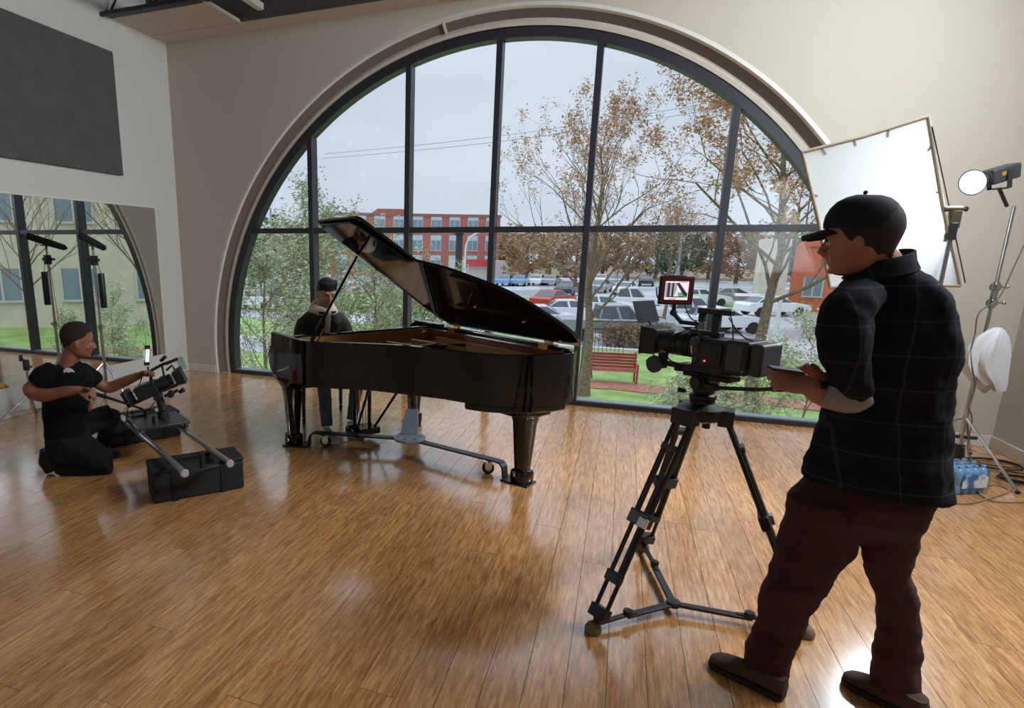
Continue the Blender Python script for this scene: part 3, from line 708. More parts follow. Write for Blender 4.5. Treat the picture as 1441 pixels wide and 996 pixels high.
# soundboard, plate, strings
inner = inset(RIM, .09)
sbo = [p for p in inner if p[0] > .28]
b = MB(); b.prism([(.30, .10)] + sbo + [(.30, 1.41)], .76, .77); b.build('soundboard', M_sound, pn)
b = MB()
b.bx(.31, .56, .10, 1.41, .83, .845)
for (a, c, w_) in (((.34, .12), (.60, .12), .03), ((.50, .32), (1.00, .47), .022), ((.50, .58), (1.42, .80), .024), ((.50, .83), (1.80, 1.06), .026), ((.50, 1.08), (1.84, 1.28), .026), ((.50, 1.36), (1.80, 1.40), .03)):
    b.bar((a[0], a[1], .872), (c[0], c[1], .872), w_, .036)
b.bar((.62, .62, .885), (1.10, .56, .885), .022, .03); b.bar((.62, .62, .885), (1.2, .92, .885), .022, .03); b.bar((.95, .40, .885), (.85, 1.1, .885), .022, .03)
pl = inset(RIM, .095); pl2 = inset(RIM, .15)
sel = [i for i in range(len(RIM)) if RIM[i][0] > .45 and i < len(RIM) - 2]
rings = [[V((pl[i][0], pl[i][1], .83)), V((pl[i][0], pl[i][1], .845)), V((pl2[i][0], pl2[i][1], .845)), V((pl2[i][0], pl2[i][1], .83))] for i in sel]
b.loft(rings); b.build('iron_plate', M_plate, pn, smooth=40, bevel=.003)
b = MB()
import bisect
def yedge(y):
    "x of the bentside at string y"
    best = .6
    for i in range(len(RIM) - 1):
        (x0, y0), (x1, y1) = RIM[i], RIM[i + 1]
        if y0 != y1 and min(y0, y1) <= y <= max(y0, y1): best = max(best, x0 + (x1 - x0) * (y - y0) / (y1 - y0))
    return best
for i in range(96):
    y = .13 + 1.24 * i / 95; ye = min(y + .10 * (y), 1.40); xe_ = yedge(ye) - .16
    b.bar((.5, y, .856), (xe_, ye, .856), .0022, .002)
o = b.build('strings', M_string, pn, smooth=0); o['kind'] = 'stuff'
b = MB()
for i in range(80):
    y = .13 + 1.22 * i / 79
    for k in range(3): b.tube([(.36 + k * .035, y + k * .003, .845), (.36 + k * .035, y + k * .003, .87)], .0032, 5)
o = b.build('tuning_pins', M_chrome, pn); o['kind'] = 'stuff'
b = MB(); b.bar((.66, .2, .878), (.95, 1.3, .878), .035, .03); b.build('damper_rail', M_dkwood, pn, bevel=.004)
# bottom structure
b = MB(); bo = inset(RIM, .03); b.prism([p for p in bo if p[0] > -.1], .612, .63); b.build('bottom_rail', M_dkwood, pn)
b = MB()
for (x0, y0, x1, y1) in ((.2, .2, 1.7, 1.1), (.2, .75, 1.8, 1.2), (.2, 1.3, 1.8, 1.3)): b.bar((x0, y0, .59), (x1, y1, .59), .09, .06)
pieces(b, 'back_post', M_dkwood, pn, 35, .004)
# legs
def pleg(cx, cy, nm='leg'):
    b = MB()
    def sq(w, z): return [V((cx + a * w, cy + c * w, z)) for a, c in ((-.5, -.5), (-.5 + .1, -.55), (.5 - .1, -.55), (.5, -.5), (.55, -.4), (.55, .4), (.5, .5), (.4, .55), (-.4, .55), (-.5, .5), (-.55, .4), (-.55, -.4))]
    b.loft([sq(w, z) for w, z in ((.24, .62), (.24, .585), (.21, .565), (.17, .535), (.135, .505), (.13, .485), (.128, .475), (.12, .465), (.084, .15), (.078, .11), (.11, .10), (.116, .085), (.116, .03), (.11, .02), (.105, .012))])
    return b.build(nm, M_lac, pn, smooth=30)
pleg(.13, .12); pleg(.13, 1.38); pleg(1.80, 1.15)
M = Matrix(((1, 0, 0, 0), (0, 0, 1, 0), (0, 1, 0, 0), (0, 0, 0, 1)))
b = MB()     # scrolled corbels where the legs meet the case
b.prism([(-.06, .66), (.42, .66), (.42, .60), (.33, .585), (.25, .54), (.05, .54), (-.02, .60)], .02, .2, M)
b.prism([(-.06, .66), (.42, .66), (.42, .60), (.33, .585), (.25, .54), (.05, .54), (-.02, .60)], 1.3, 1.48, M)
pieces(b, 'leg_corbel', M_lac, pn, 35, .006)
b = MB(); tr = [(x_, y_) for x_, y_ in inset(RIM, .012) if x_ > 1.62 and y_ < 1.36]
b.prism(tr + [(1.55, 1.36), (1.5, .86)], .565, .62)
b.prism([(1.64, .98), (1.86, 1.0), (1.93, 1.14), (1.92, 1.28), (1.68, 1.28)], .52, .57); b.build('tail_block', M_lac, pn, bevel=.012)
# lyre with pedals
b = MB()
for s in (-.075, .075): b.tube([(.30, .70 + s * 1.3, .62), (.30, .70 + s, .45), (.30, .70 + s, .10)], [(.022, .016)] * 3, 10, side=(1, 0, 0))
b.bx(.22, .40, .57, .83, .055, .115); b.bx(.24, .36, .60, .80, .58, .615); b.build('pedal_lyre', M_lac, pn, bevel=.008)
b = MB()
for s in (-.03, 0, .03): b.cyl((.31, .70 + s, .1), (.31, .70 + s, .62), .004, None, 6)
pieces(b, 'pedal_rod', M_gold, pn)
for s in (-.065, 0, .065):
    b = MB(); b.tube([(.24, .70 + s, .075), (.17, .70 + s, .078), (.12, .70 + s, .07)], [(.006, .012), (.006, .018), (.004, .02)], 10, side=(0, 0, 1)); b.build('pedal', M_gold, pn)
b = MB()
for s in (-.09, .09): b.cyl((.36, .70 + s, .11), (.72, .70 + s * 1.9, .60), .011, None, 8)
pieces(b, 'lyre_brace', M_lac, pn)
# lid, opened 35 degrees about the bass edge : outline (v, distance from the hinge)
LA = rad(35)
LM = Matrix(((1, 0, 0, 0), (0, -math.cos(LA), math.sin(LA), 1.5), (0, math.sin(LA), math.cos(LA), .985), (0, 0, 0, 1)))
LO = smooth_closed([(.50, .0), (.47, .4), (.30, 1.40), (.34, 1.455), (.80, 1.455), (.86, 1.40), (.97, 1.03), (1.12, .985), (1.34, .925), (1.48, .845), (1.72, .71), (1.85, .55), (1.93, .40), (1.995, .23), (1.985, .08), (1.93, .0)], [1, 1, 1, 1, 1, 1, 1, 0, 0, 0, 0, 0, 0, 0, 0, 1], 2)
b = MB(); b.prism(LO, 0, .022, LM); lid = b.build('lid', M_lac, pn, smooth=30, bevel=.004)
FO = [(.36, .0), (.24, 1.36), (.27, 1.475), (.88, 1.475), (.92, 1.45), (1.02, .98), (.98, .0)]
b = MB(); b.prism(FO, .026, .048, LM); b.build('front_flap', M_lac, lid, smooth=30, bevel=.004)
b = MB()
for (v0, w0) in ((1.22, .42), (1.62, .28)): b.lathe([(.012, 0), (.014, -.012), (0, -.014)], LM @ V((v0, w0, 0)), 10, (0, 0, 1))
b.bar(LM @ V((1.18, .46, -.005)), LM @ V((1.34, .60, -.005)), .012, .008); b.build('lid_hardware', M_gold, lid)
for vv in (.60, 1.66):
    b = MB(); b.bx(vv - .045, vv + .045, 1.435, 1.462, ZT - .045, ZT + .003); b.bx(vv - .045, vv + .045, 1.43, 1.50, ZT, ZT + .008); b.cyl((vv - .045, 1.5, .985), (vv + .045, 1.5, .985), .008, None, 8); b.build('hinge', M_gold, pn, bevel=.002)
b = MB(); b.bx(.5, 1.75, 1.47, 1.5, ZT, ZT + .012); b.build('hinge_rail', M_chrome, pn)
# lid prop
pt = LM @ V((.33, 1.05, -.004)); b = MB(); pa_ = V((.60, .065, ZT - .03))
b.tube([pa_, pa_.lerp(pt, .25), pa_.lerp(pt, .3), pt], [(.016, .012), (.016, .012), (.011, .011), (.010, .010)], 8); b.build('lid_prop', M_lac, pn)
b = MB(); b.bar(pa_ + V((.05, .01, -.02)), pa_ + V((.05, .01, -.02)) + (pt - pa_) * .22, .012, .008); b.build('prop_stay', M_gold, pn)
b = MB(); b.tube([(1.24, 1.05, .86), (1.24, 1.05, .92)], .006, 8); b.build('latch_pin', M_gold, pn)

# ------------------------------------------------------------------ piano dolly under the legs
M_dolly = mat('dolly_steel', rgb(178, 188, 200), .45, .2)
M_dollyb = mat('dolly_black', rgb(34, 35, 38), .4, .3)
dl = thing('piano_dolly', 'three-armed steel piano dolly with casters under the grand piano', 'dolly', PO, PA)
hub = V((.80, .86, .115))
b = MB(); b.lathe([(.0, -.012), (.135, -.012), (.14, -.006), (.14, .01), (.0, .01)], hub, 8); b.build('hub_plate', M_dolly, dl, smooth=30)
b = MB()
for i in range(6): b.lathe([(.012, 0), (.012, .008), (0, .01)], hub + V((.095 * math.cos(i * PI / 3), .095 * math.sin(i * PI / 3), .01)), 8)
pieces(b, 'hub_bolt', M_chrome, dl)
for (lx, ly), col in (((.13, .12), M_dollyb), ((1.80, 1.15), M_dollyb), ((.13, 1.38), M_dolly)):
    L_ = V((lx, ly, 0)); d = (V((hub.x, hub.y, 0)) - L_).normalized(); far = col is M_dolly
    p0 = L_ + d * .135; b = MB()
    prof = [p0 + V((0, 0, .012)), p0 + V((0, 0, .085)) + d * .01, p0 + d * .03 + V((0, 0, .112)), p0 + d * .06 + V((0, 0, .118)), V((hub.x, hub.y, .108)) - d * .08]
    for q0, q1 in zip(prof[:-1], prof[1:]): b.bar(q0, q1, .075, .012, V((0, 0, 1)) if abs((q1 - q0).normalized().z) < .9 else d)
    b.bar(L_ - d * .08 + V((0, 0, .006)), p0 + V((0, 0, .006)), .15, .012)
    b.build('arm', M_dollyb, dl, bevel=.003)
    if far:
        b = MB(); e0 = V((hub.x, hub.y, .13)) - d * .05; sd = V((-d.y, d.x, 0))
        b.add([e0 + sd * .075, e0 - sd * .075, e0 - d * .34 - sd * .055 + V((0, 0, .13)), e0 - d * .34 + sd * .055 + V((0, 0, .13)), e0 + sd * .075 + V((0, 0, -.012)), e0 - sd * .075 + V((0, 0, -.012)), e0 - d * .34 - sd * .055 + V((0, 0, .118)), e0 - d * .34 + sd * .055 + V((0, 0, .118))],
              [(0, 1, 2, 3), (7, 6, 5, 4), (0, 4, 5, 1), (1, 5, 6, 2), (2, 6, 7, 3), (3, 7, 4, 0)]); b.build('riser_plate', M_dolly, dl, bevel=.004)
    c_ = L_ + d * .28; sd = V((-d.y, d.x, 0)); cw = Matrix.Rotation(-PA, 3, 'Z') @ V((.30, -.95, 0)); b = MB()
    cc = c_ + V((0, 0, .045)); b.lathe([(.006, -.017), (.04, -.017), (.045, -.012), (.045, .012), (.04, .017), (.006, .017)], cc, 20, cw); wh = b.build('caster_wheel', M_rubber, dl)
    b = MB(); b.lathe([(.0, -.021), (.022, -.021), (.022, .021), (.0, .021)], cc, 14, cw); b.build('wheel_hub', M_chrome, wh)
    b = MB()
    for s in (-.026, .026): b.bar(cc + cw * s, cc + cw * s * .9 + V((0, 0, .062)), .05, .005, cw)
    b.box(c_ + V((0, 0, .104)), (.07, .07, .012)); b.build('caster_fork', M_chrome, dl)

# ------------------------------------------------------------------ piano bench (frame of the piano)
bn = thing('piano_bench', 'black padded piano bench with four turned legs under the pianist', 'bench', PO + Matrix.Rotation(PA, 3, 'Z') @ V((-.50, .72, 0)), PA)
b = MB(); b.bx(-.17, .17, -.32, .32, .43, .49); b.build('seat', mat('black_leather', rgb(22, 22, 23), .4), bn, bevel=.02)
b = MB(); b.bx(-.155, .155, -.30, .30, .36, .43); b.build('apron', M_lac, bn, bevel=.004)
lb = MB(); lb.lathe([(.014, 0), (.018, .012), (.02, .05), (.012, .065), (.018, .08), (.022, .30), (.024, .36), (.024, .38)], (0, 0, 0), 12); lme = lb.mesh('leg', M_lac, 40)
for sx_ in (-.13, .13):
    for sy_ in (-.27, .27): o = link('leg', lme, bn); o.location = (sx_, sy_, 0)

# ------------------------------------------------------------------ placing helper : point on the view ray at horizontal distance g in front of the camera
GF = V((CF.x, CF.y, 0)).normalized()
def pg(x, y, g):
    r = px(x, y, 1) - CAM; return CAM + r * (g / r.dot(GF))
def gdist(p): return (V(p) - CAM).dot(GF)

# ------------------------------------------------------------------ tripod with floor spreader
M_gun = mat('gun_metal', rgb(60, 62, 66), .4, .5)
TX, TY = .374, -3.72
tp = thing('camera_tripod', 'tall black twin-tube tripod with floor spreader under the film camera', 'tripod', (TX, TY, 0))
feet = [V((.02, -4.10, 0)), V((.238, -3.243, 0)), V((.865, -3.79, 0))]
sc = V((.348, -3.82, .045)) - V((TX, TY, 0))
b = MB(); b.lathe([(.05, .90), (.085, .915), (.095, .94), (.095, .965), (.07, .975), (.05, .985), (.05, 1.0)], (0, 0, 0), 20); b.build('bowl', M_blackp, tp)
for F in feet:
    f = F - V((TX, TY, 0)); hd = V((f.x, f.y, 0)).normalized(); top = hd * .095 + V((0, 0, .94)); bot = f + V((0, 0, .05)); d = bot - top; sd = V((-hd.y, hd.x, 0))
    P_ = lambda s, o=0, q=0: top + d * s + sd * o + hd * q
    b = MB(); b.box(P_(.01), (.06, .1, .07), Matrix((hd, sd, V((0, 0, 1)))).transposed())
    for s in (-.036, .036): b.cyl(P_(.0, s), P_(.52, s), .0105, None, 10)
    leg = b.build('leg', M_blackp, tp, bevel=.003)
    b = MB(); b.bar(P_(.47, 0), P_(.535, 0), .105, .04, hd); b.build('upper_clamp', M_blackp, leg, bevel=.006)
    b = MB(); b.bar(P_(.48, .035, .028), P_(.525, .035, .028), .045, .018, hd); b.build('clamp_lever', M_chrome, leg, bevel=.003)
    b = MB()
    for s in (-.02, .02): b.cyl(P_(.16, s, .012), P_(.80, s, .012), .009, None, 10)
    b.bar(P_(.145, 0, .012), P_(.17, 0, .012), .07, .03, hd); b.build('middle_tube', M_gun, leg)
    b = MB(); b.bar(P_(.76, 0, .006), P_(.81, 0, .006), .075, .036, hd); b.build('lower_clamp', M_blackp, leg, bevel=.005)
    b = MB()
    for s in (-.03, .03): b.cyl(P_(.53, s), P_(.95, s), .0095, None, 10)
    b.bar(P_(.93), P_(.985), .085, .045, hd); b.cyl(P_(.97), P_(1.0) + V((0, 0, -.012)), .02, .014, 10); b.build('lower_tube', M_blackp, leg, bevel=.003)
    b = MB(); b.lathe([(.018, 0), (.036, .004), (.036, .022), (.026, .04), (.012, .05)], f + hd * .012, 14); b.build('foot', mat('foot_tan', rgb(128, 106, 86), .5), leg)
    # spreader arm
    e = f + V((0, 0, .035)); b = MB(); b.bar(sc, sc.lerp(e, .62), .034, .014); ar = b.build('spreader_arm', M_gun, tp, bevel=.003)
    b = MB(); b.bar(sc.lerp(e, .5) + V((0, 0, .008)), e, .022, .012); b.build('spreader_slide', M_gun, ar, bevel=.002)
    b = MB(); k_ = sc.lerp(e, .60); b.lathe([(.02, 0), (.022, .006), (.02, .018), (.01, .02)], k_ + V((0, 0, .01)), 14); b.build('spreader_knob', M_blackp, ar)
b = MB(); b.lathe([(.028, -.01), (.032, 0), (.03, .014), (.01, .018)], sc, 16); b.build('spreader_hub', M_gun, tp)
CA = rad(140); cdir = V((math.cos(CA), math.sin(CA), 0)); cleft = V((-cdir.y, cdir.x, 0))
# fluid head
hdm = MB(); Rm = Matrix((cdir, cleft, V((0, 0, 1)))).transposed()
hdm.lathe([(.05, 1.0), (.055, 1.005), (.055, 1.02), (.04, 1.03), (.045, 1.035), (.048, 1.06)], (0, 0, 0), 20); hdm.box((0, 0, 1.075), (.085, .075, .06), Rm)
hdm.cyl(cleft * -.06 + V((0, 0, 1.08)), cleft * .06 + V((0, 0, 1.08)), .034, None, 20)
head_ = hdm.build('fluid_head', M_blackp, tp, bevel=.004)
b = MB(); b.lathe([(.0, 0), (.021, 0), (.024, .004), (.024, .012), (.02, .014), (.016, .012), (0, .012)], cleft * .06 + V((0, 0, 1.08)), 20, cleft); b.build('drag_dial', M_gun, head_)
b = MB(); b.tube([cdir * .05 + cleft * .05 + V((0, 0, 1.03)), cdir * .075 + cleft * .07 + V((0, 0, 1.035))], [.008, .012], 8); b.tube([cleft * -.05 + V((0, 0, .96)), cleft * -.05 + V((0, 0, .86))], [.012, .018], 10); pieces(b, 'lock_knob', M_blackp, head_)
hh = pg(1122, 546, 2.10) - V((TX, TY, 0)); b = MB()
b.tube([cdir * -.04 + cleft * .05 + V((0, 0, 1.075)), cdir * -.10 + cleft * .06 + V((0, 0, 1.075))], .013, 10)
b.tube([cdir * -.09 + cleft * .06 + V((0, 0, 1.075)), hh * .5 + (cdir * -.1 + cleft * .06 + V((0, 0, 1.072))) * .5 + V((0, 0, -.004)), hh], [.0085, .0085, .0085], 10)
ph_ = b.build('pan_handle', M_blackp, tp); b = MB(); a_ = (cdir * -.1 + cleft * .06 + V((0, 0, 1.07)))
b.tube([a_.lerp(hh, .72), a_.lerp(hh, 1.0), a_.lerp(hh, 1.18)], [.014, .014, .013], 12); b.build('grip', M_rubber, ph_)

# ------------------------------------------------------------------ film camera on the tripod (x forward, y towards the operator's side)
M_cam = mat('camera_black', rgb(26, 26, 29), .5, spec=.5)
M_cam2 = mat('camera_grey', rgb(58, 60, 64), .45)
M_prt = mat('print_grey', rgb(128, 128, 130), .6)
fc = thing('film_camera', 'large black cinema camera with matte box and monitor on the tall tripod', 'camera', (TX, TY, 1.11), CA)
def rows(mb, x0, x1, y, z0, z1, n, rn, w=.0022):
    for i in range(n):
        z = z1 - (z1 - z0) * i / (n - 1); x = x0
        while x > x1:
            l = rn.uniform(.004, .012); mb.bx(max(x - l, x1), x, y, y + .0008, z - w / 2, z + w / 2); x -= l + .0025
b = MB(); b.bx(-.115, .035, -.062, .062, .045, .165); b.bx(-.10, .02, .062, .072, .055, .15); body = b.build('camera_body', M_cam, fc, bevel=.006)
b = MB()
for i in range(7): b.bx(-.03 - i * .009, -.025 - i * .009, .071, .0745, .06, .14)
b.bx(.0, .02, .071, .076, .06, .085); b.bx(.0, .02, .071, .076, .10, .125); b.build('side_ribs', M_cam2, body, bevel=.001)
b = MB(); b.lathe([(0, 0), (.019, 0), (.021, .003), (.021, .009), (.017, .011), (0, .011)], (.018, .072, .148), 20, (0, 1, 0)); b.build('side_dial', M_cam2, body)
b = MB(); b.ball((-.035, .076, .072), .0034, 6); b.build('record_lamp', mat('red_led', rgb(255, 30, 30), .4, emit=(1, .05, .05, 1), es=6), body)
b = MB(); b.lathe([(.045, .0), (.05, .004), (.05, .03), (.047, .034), (.047, .06), (.052, .064), (.052, .09), (.049, .094), (.049, .12), (.054, .125), (.054, .15), (.05, .154), (.05, .19)], (.035, 0, .118), 28, (1, 0, 0)); lens_ = b.build('lens', M_cam, fc)
b = MB()
for x0 in (.075, .105, .135): 
    for i in range(30):
        a = i * PI / 15; b.box((x0, .051 * math.cos(a), .118 + .051 * math.sin(a)), (.016, .005, .004), Matrix.Rotation(a, 3, 'X'))
b.build('focus_ring', M_cam, lens_, smooth=0)
b = MB(); b.lathe([(.049, 0), (.053, .0), (.053, .008), (.049, .008)], (.042, 0, .118), 28, (1, 0, 0)); b.build('lens_collar', M_chrome, lens_)
b = MB(); b.loft([[V((x, y * w, .118 + z * h)) for y, z in ((-1, -1), (1, -1), (1, 1), (-1, 1))] for x, w, h in ((.225, .058, .052), (.24, .066, .06), (.29, .068, .062), (.30, .074, .068))]); mtb = b.build('matte_box', M_cam, fc, bevel=.003)
b = MB(); Rf = Matrix.Rotation(-.30, 3, 'Y'); b.box((.335, 0, .245), (.003, .15, .105), Matrix.Rotation(.42, 3, 'Y')); b.build('top_flag', mat('flag_grey', rgb(46, 48, 52), .9, spec=.15), mtb)
b = MB(); b.tube([(.30, 0, .185), (.312, 0, .20)], .006, 8); b.build('flag_bracket', M_cam, mtb)
b = MB()
for s in (-.03, .03): b.cyl((-.13, s, .018), (.28, s, .018), .0075, None, 10)
pieces(b, 'rod', M_cam2, fc)
b = MB(); b.bx(-.13, .08, -.045, .045, -.012, .008); b.bx(-.10, .05, -.04, .04, .008, .045); b.bx(.09, .125, -.045, .045, .0, .034); b.build('base_plate', M_cam, fc, bevel=.004)
b = MB(); b.bx(.175, .205, .02, .055, .0, .07); b.cyl((.19, .055, .022), (.19, .085, .022), .014, None, 14); ff = b.build('follow_focus', M_cam, fc, bevel=.003)
b = MB(); b.lathe([(.0, 0), (.036, 0), (.039, .004), (.039, .016), (.034, .020), (0, .020)], (.19, .085, .022), 28, (0, 1, 0)); b.tube([(.19, .09, .056), (.215, .092, .072)], .003, 6); b.build('focus_knob', M_cam2, ff)
# top handle
b = MB(); b.bx(-.085, .065, -.016, .016, .262, .285); b.bx(-.035, -.005, -.012, .012, .16, .262); b.bx(.035, .06, -.012, .012, .225, .262); b.bx(-.05, .09, -.02, .02, .17, .19); b.bx(.06, .15, -.012, .012, .205, .222)
th_ = b.build('top_handle', M_cam, fc, bevel=.004); b = MB()
for i in range(7): b.cyl((-.07 + i * .018, .0162, .275), (-.07 + i * .018, .0172, .275), .0035, None, 8)
b.build('handle_holes', M_cam2, th_)
b = MB(); b.tube([(.14, 0, .21), (.19, 0, .25)], .010, 10); b.ball((.19, 0, .252), .016, 6); b.tube([(.19, 0, .255), (.19, .0, .29)], .009, 10); b.build('monitor_arm', M_cam, th_)
# monitor facing back to the operator
mo = MB(); fwd = (local(fc, CAM) - V((.19, 0, .35))); fwd.z = 0; fwd = (fwd.normalized() + V((-.35, .1, 0))).normalized(); msd = V((0, 0, 1)).cross(fwd); Rm2 = Matrix((fwd, msd, V((0, 0, 1)))).transposed()
mc = V((.19, 0, .352)); mo.box(mc, (.026, .142, .126), Rm2); mo.box(mc + V((0, 0, .062)), (.022, .08, .01), Rm2); mon = mo.build('monitor', M_cam, fc, bevel=.004)
b = MB(); b.box(mc + fwd * .0142, (.002, .128, .112), Rm2); b.build('monitor_bezel', mat('red_bezel', rgb(120, 36, 36), .5), mon, bevel=.001)
scr = MB()
def scq(x0, x1, z0, z1, o, ci): 
    scr.cur = ci; c_ = mc + fwd * (.0156 + o); scr.add([c_ + msd * x0 + V((0, 0, z0)), c_ + msd * x1 + V((0, 0, z0)), c_ + msd * x1 + V((0, 0, z1)), c_ + msd * x0 + V((0, 0, z1))], [(0, 1, 2, 3)])
def scp(pts, o, ci):
    scr.cur = ci; c_ = mc + fwd * (.0156 + o); scr.add([c_ + msd * x + V((0, 0, z)) for x, z in pts], [tuple(range(len(pts)))])
def em(n, c, s=1): return mat(n, (0, 0, 0, 1), .4, emit=c, es=s)
scq(-.048, .048, -.041, .041, 0, 0)
scq(-.046, .0, -.030, .034, .0002, 1); scq(-.038, -.028, -.030, .034, .0004, 2); scq(-.02, -.012, -.030, .034, .0004, 2)
scq(.004, .046, -.03, -.008, .0003, 3); scp([(-.004, .032), (.008, .036), (.044, -.012), (.044, -.026), (.030, -.02)], .0006, 2); scp([(-.012, -.03), (.002, .012), (.010, -.03)], .0007, 4); scq(-.040, .036, -.030, -.026, .0009, 2); scq(-.03, .0, -.039, -.036, .0006, 5); scq(.010, .040, .036, .039, .0006, 5)
scr.build('screen', [em('scr_pink', (.75, .66, .72, 1)), em('scr_grey', (.30, .30, .34, 1)), em('scr_dark', (.03, .02, .03, 1)), em('scr_green', (.12, .30, .12, 1)), em('scr_white', (.6, .6, .6, 1)), em('scr_red', (.7, .05, .05, 1))], mon, smooth=0)
b = MB(); c_ = mc + msd * -.075; b.tube([mc + msd * -.066 + V((0, 0, .01)), mc + msd * -.082 + V((0, 0, .01)), mc + msd * -.078 + V((0, 0, -.02)), mc + msd * -.068 + V((0, 0, -.045))], .003, 6); b.build('monitor_cable', M_rubber, mon)
# batteries
b = MB(); b.bx(-.21, -.115, -.072, .072, .035, .172); bt = b.build('battery', M_cam, fc, bevel=.008); b = MB(); rows(b, -.125, -.185, .0722, .055, .155, 18, random.Random(2)); b.bx(-.20, -.19, .0722, .073, .05, .058); b.build('battery_print', M_prt, bt, smooth=0)
b = MB(); b.bx(-.265, -.218, -.072, .072, .038, .170); b.build('battery', mat('battery_grey', rgb(52, 54, 58), .45), fc, bevel=.012)
b = MB(); b.bx(-.219, -.209, -.06, .06, .045, .16); b.build('battery_plate', M_gun, fc)
b = MB()
def sag(p, q, s, n=8): p, q = V(p), V(q); return [p.lerp(q, i / n) + V((0, 0, -s * math.sin(PI * i / n))) for i in range(n + 1)]
for a_, c_, s_ in (((-.08, .01, .265), (-.13, .05, .17), -.02), ((.06, .03, .23), (-.02, .06, .165), .03), ((.13, .01, .29), (.05, .03, .23), .02), ((.18, .04, .06), (.0, .07, .06), .03), ((-.12, .06, .04), (.10, .07, .03), .04), ((-.1, .05, .26), (-.2, .03, .175), .02)): b.tube(sag(a_, c_, s_), .0028, 6)
pieces(b, 'cable', M_rubber, fc)

# ------------------------------------------------------------------ stands
def stand(name, label, x, y, h, legs, rz=0, r=.0125, legr=.5, legz=.32, m_=M_chrome, cat='stand', foot=.0):
    t = thing(name, label, cat, (x, y, 0)); b = MB(); b.cyl((0, 0, .1), (0, 0, h * .5), r * 1.3, None, 12); b.cyl((0, 0, h * .5), (0, 0, h), r, None, 12); b.build('post', m_, t)
    b = MB(); b.lathe([(r * 1.5, h * .5 - .03), (r * 2, h * .5 - .02), (r * 2, h * .5 + .02), (r * 1.3, h * .5 + .03)], (0, 0, 0), 12); b.tube([(0, 0, h * .5), (.05, 0, h * .5), (.055, 0, h * .5)], [.006, .006, .014], 8); b.build('collar', m_, t)
    for a, L in legs:
        d = V((math.cos(a), math.sin(a), 0)); b = MB(); b.tube([d * .02 + V((0, 0, legz)), d * L + V((0, 0, .015))], .0105, 8); b.tube([V((0, 0, .12)), d * (L * .55) + V((0, 0, legz * .47))], .006, 6); lg = b.build('leg', m_, t)
        b = MB(); b.ball(d * L + V((0, 0, .015)), .015, 5); b.build('rubber_foot', M_rubber, lg)
    return t
# left : short light stand with a clamp, by the mirror
q = onz(45, 592, 0)
st = stand('light_stand', 'short chrome stand with a clamp behind the kneeling man', q.x + .02, q.y, .60, [(-1.8, .36), (.3, .36), (2.4, .3)], legz=.26)
b = MB(); b.bx(-.022, .022, -.02, .02, .50, .60); b.tube([(-.02, 0, .60), (-.07, .01, .61)], .006, 8); b.bx(-.078, -.068, -.008, .028, .58, .64); b.tube([(.02, 0, .53), (.06, 0, .54)], .005, 8); b.ball((.062, 0, .54), .012, 6); b.build('clamp', M_gun, st, bevel=.003)
# stand with the microphone, close to the mirror
MSX, MSY = -5.17, -1.82
ms = stand('microphone_stand', 'tall chrome stand by the mirror holding a long microphone', MSX, MSY, 1.62, [(.2, .24), (2.5, .26), (4.5, .5)], legz=.42)
b = MB(); b.bx(-.06, .06, -.02, .02, 1.50, 1.53); b.bx(-.025, .025, -.03, .03, 1.46, 1.56); b.tube([(-.06, 0, 1.515), (-.1, 0, 1.515)], [.008, .014], 8); b.build('grip_head', M_blackp, ms, bevel=.003)
D = V((-.10, .40, -.13)).normalized(); c0 = V((0, 0, 1.70))
mk = thing('microphone', 'long black shotgun microphone in a windshield beside the mirror', 'microphone', (MSX, MSY, 0))
b = MB(); b.tube([c0 - D * .20, c0 - D * .18, c0 + D * .05, c0 + D * .20, c0 + D * .23], [.02, .036, .038, .032, .012], 14); b.build('windshield', mat('mic_foam', rgb(20, 20, 21), .9), mk)
b = MB(); b.tube([(0, 0, 1.62), (0, 0, 1.665)], .012, 8); b.bx(-.012, .012, -.06, .06, 1.655, 1.668); b.build('shock_mount', M_blackp, mk)
b = MB(); b.lathe([(.0, 1.02), (.03, 1.02), (.033, 1.03), (.033, 1.37), (.03, 1.38), (0, 1.38)], (.075, .0, 0), 14); b.tube([(.0, 0, 1.47), (.05, 0, 1.46), (.075, 0, 1.38)], .003, 6)
o = b.build('hanging_tube', M_blackp); o.location = (MSX, MSY, 0); o['label'] = 'black padded tube hanging from the microphone stand'; o['category'] = 'tube'
b = MB(); b.tube(sag((-.02, 0, 1.5), (-.03, .02, .9), .0) + [V((-.02, .03, .4)), V((.02, .0, .15)), V((.2, -.3, .006)), V((.0, -.6, .006))], .003, 6); b.build('cable', M_rubber, ms)

# right : diffusion frame on its stand
SG = 3.98
c1, c2, c3, c4 = pg(1129, 214, SG + .25), pg(1306, 164, SG), pg(1352, 402, SG), pg(1168, 404, SG + .25)
df = thing('diffusion_frame', 'square white silk diffusion frame glowing in front of the lamp', 'diffuser', ((c1 + c3) / 2).to_tuple()); o_ = (c1 + c3) / 2
msilk = bpy.data.materials.new('silk'); msilk.use_nodes = True; t = msilk.node_tree; t.nodes.clear(); L = t.links.new
d1 = N(t, 'ShaderNodeBsdfDiffuse'); d1.inputs[0].default_value = (.6, .61, .61, 1); d2 = N(t, 'ShaderNodeBsdfTranslucent'); d2.inputs[0].default_value = (.85, .87, .88, 1); mx = N(t, 'ShaderNodeMixShader'); mx.inputs[0].default_value = .15; ou = N(t, 'ShaderNodeOutputMaterial')
L(d1.outputs[0], mx.inputs[1]); L(d2.outputs[0], mx.inputs[2]); L(mx.outputs[0], ou.inputs[0])
b = MB(); nn = 14; vs = []
nrm = (c2 - c1).cross(c4 - c1).normalized()
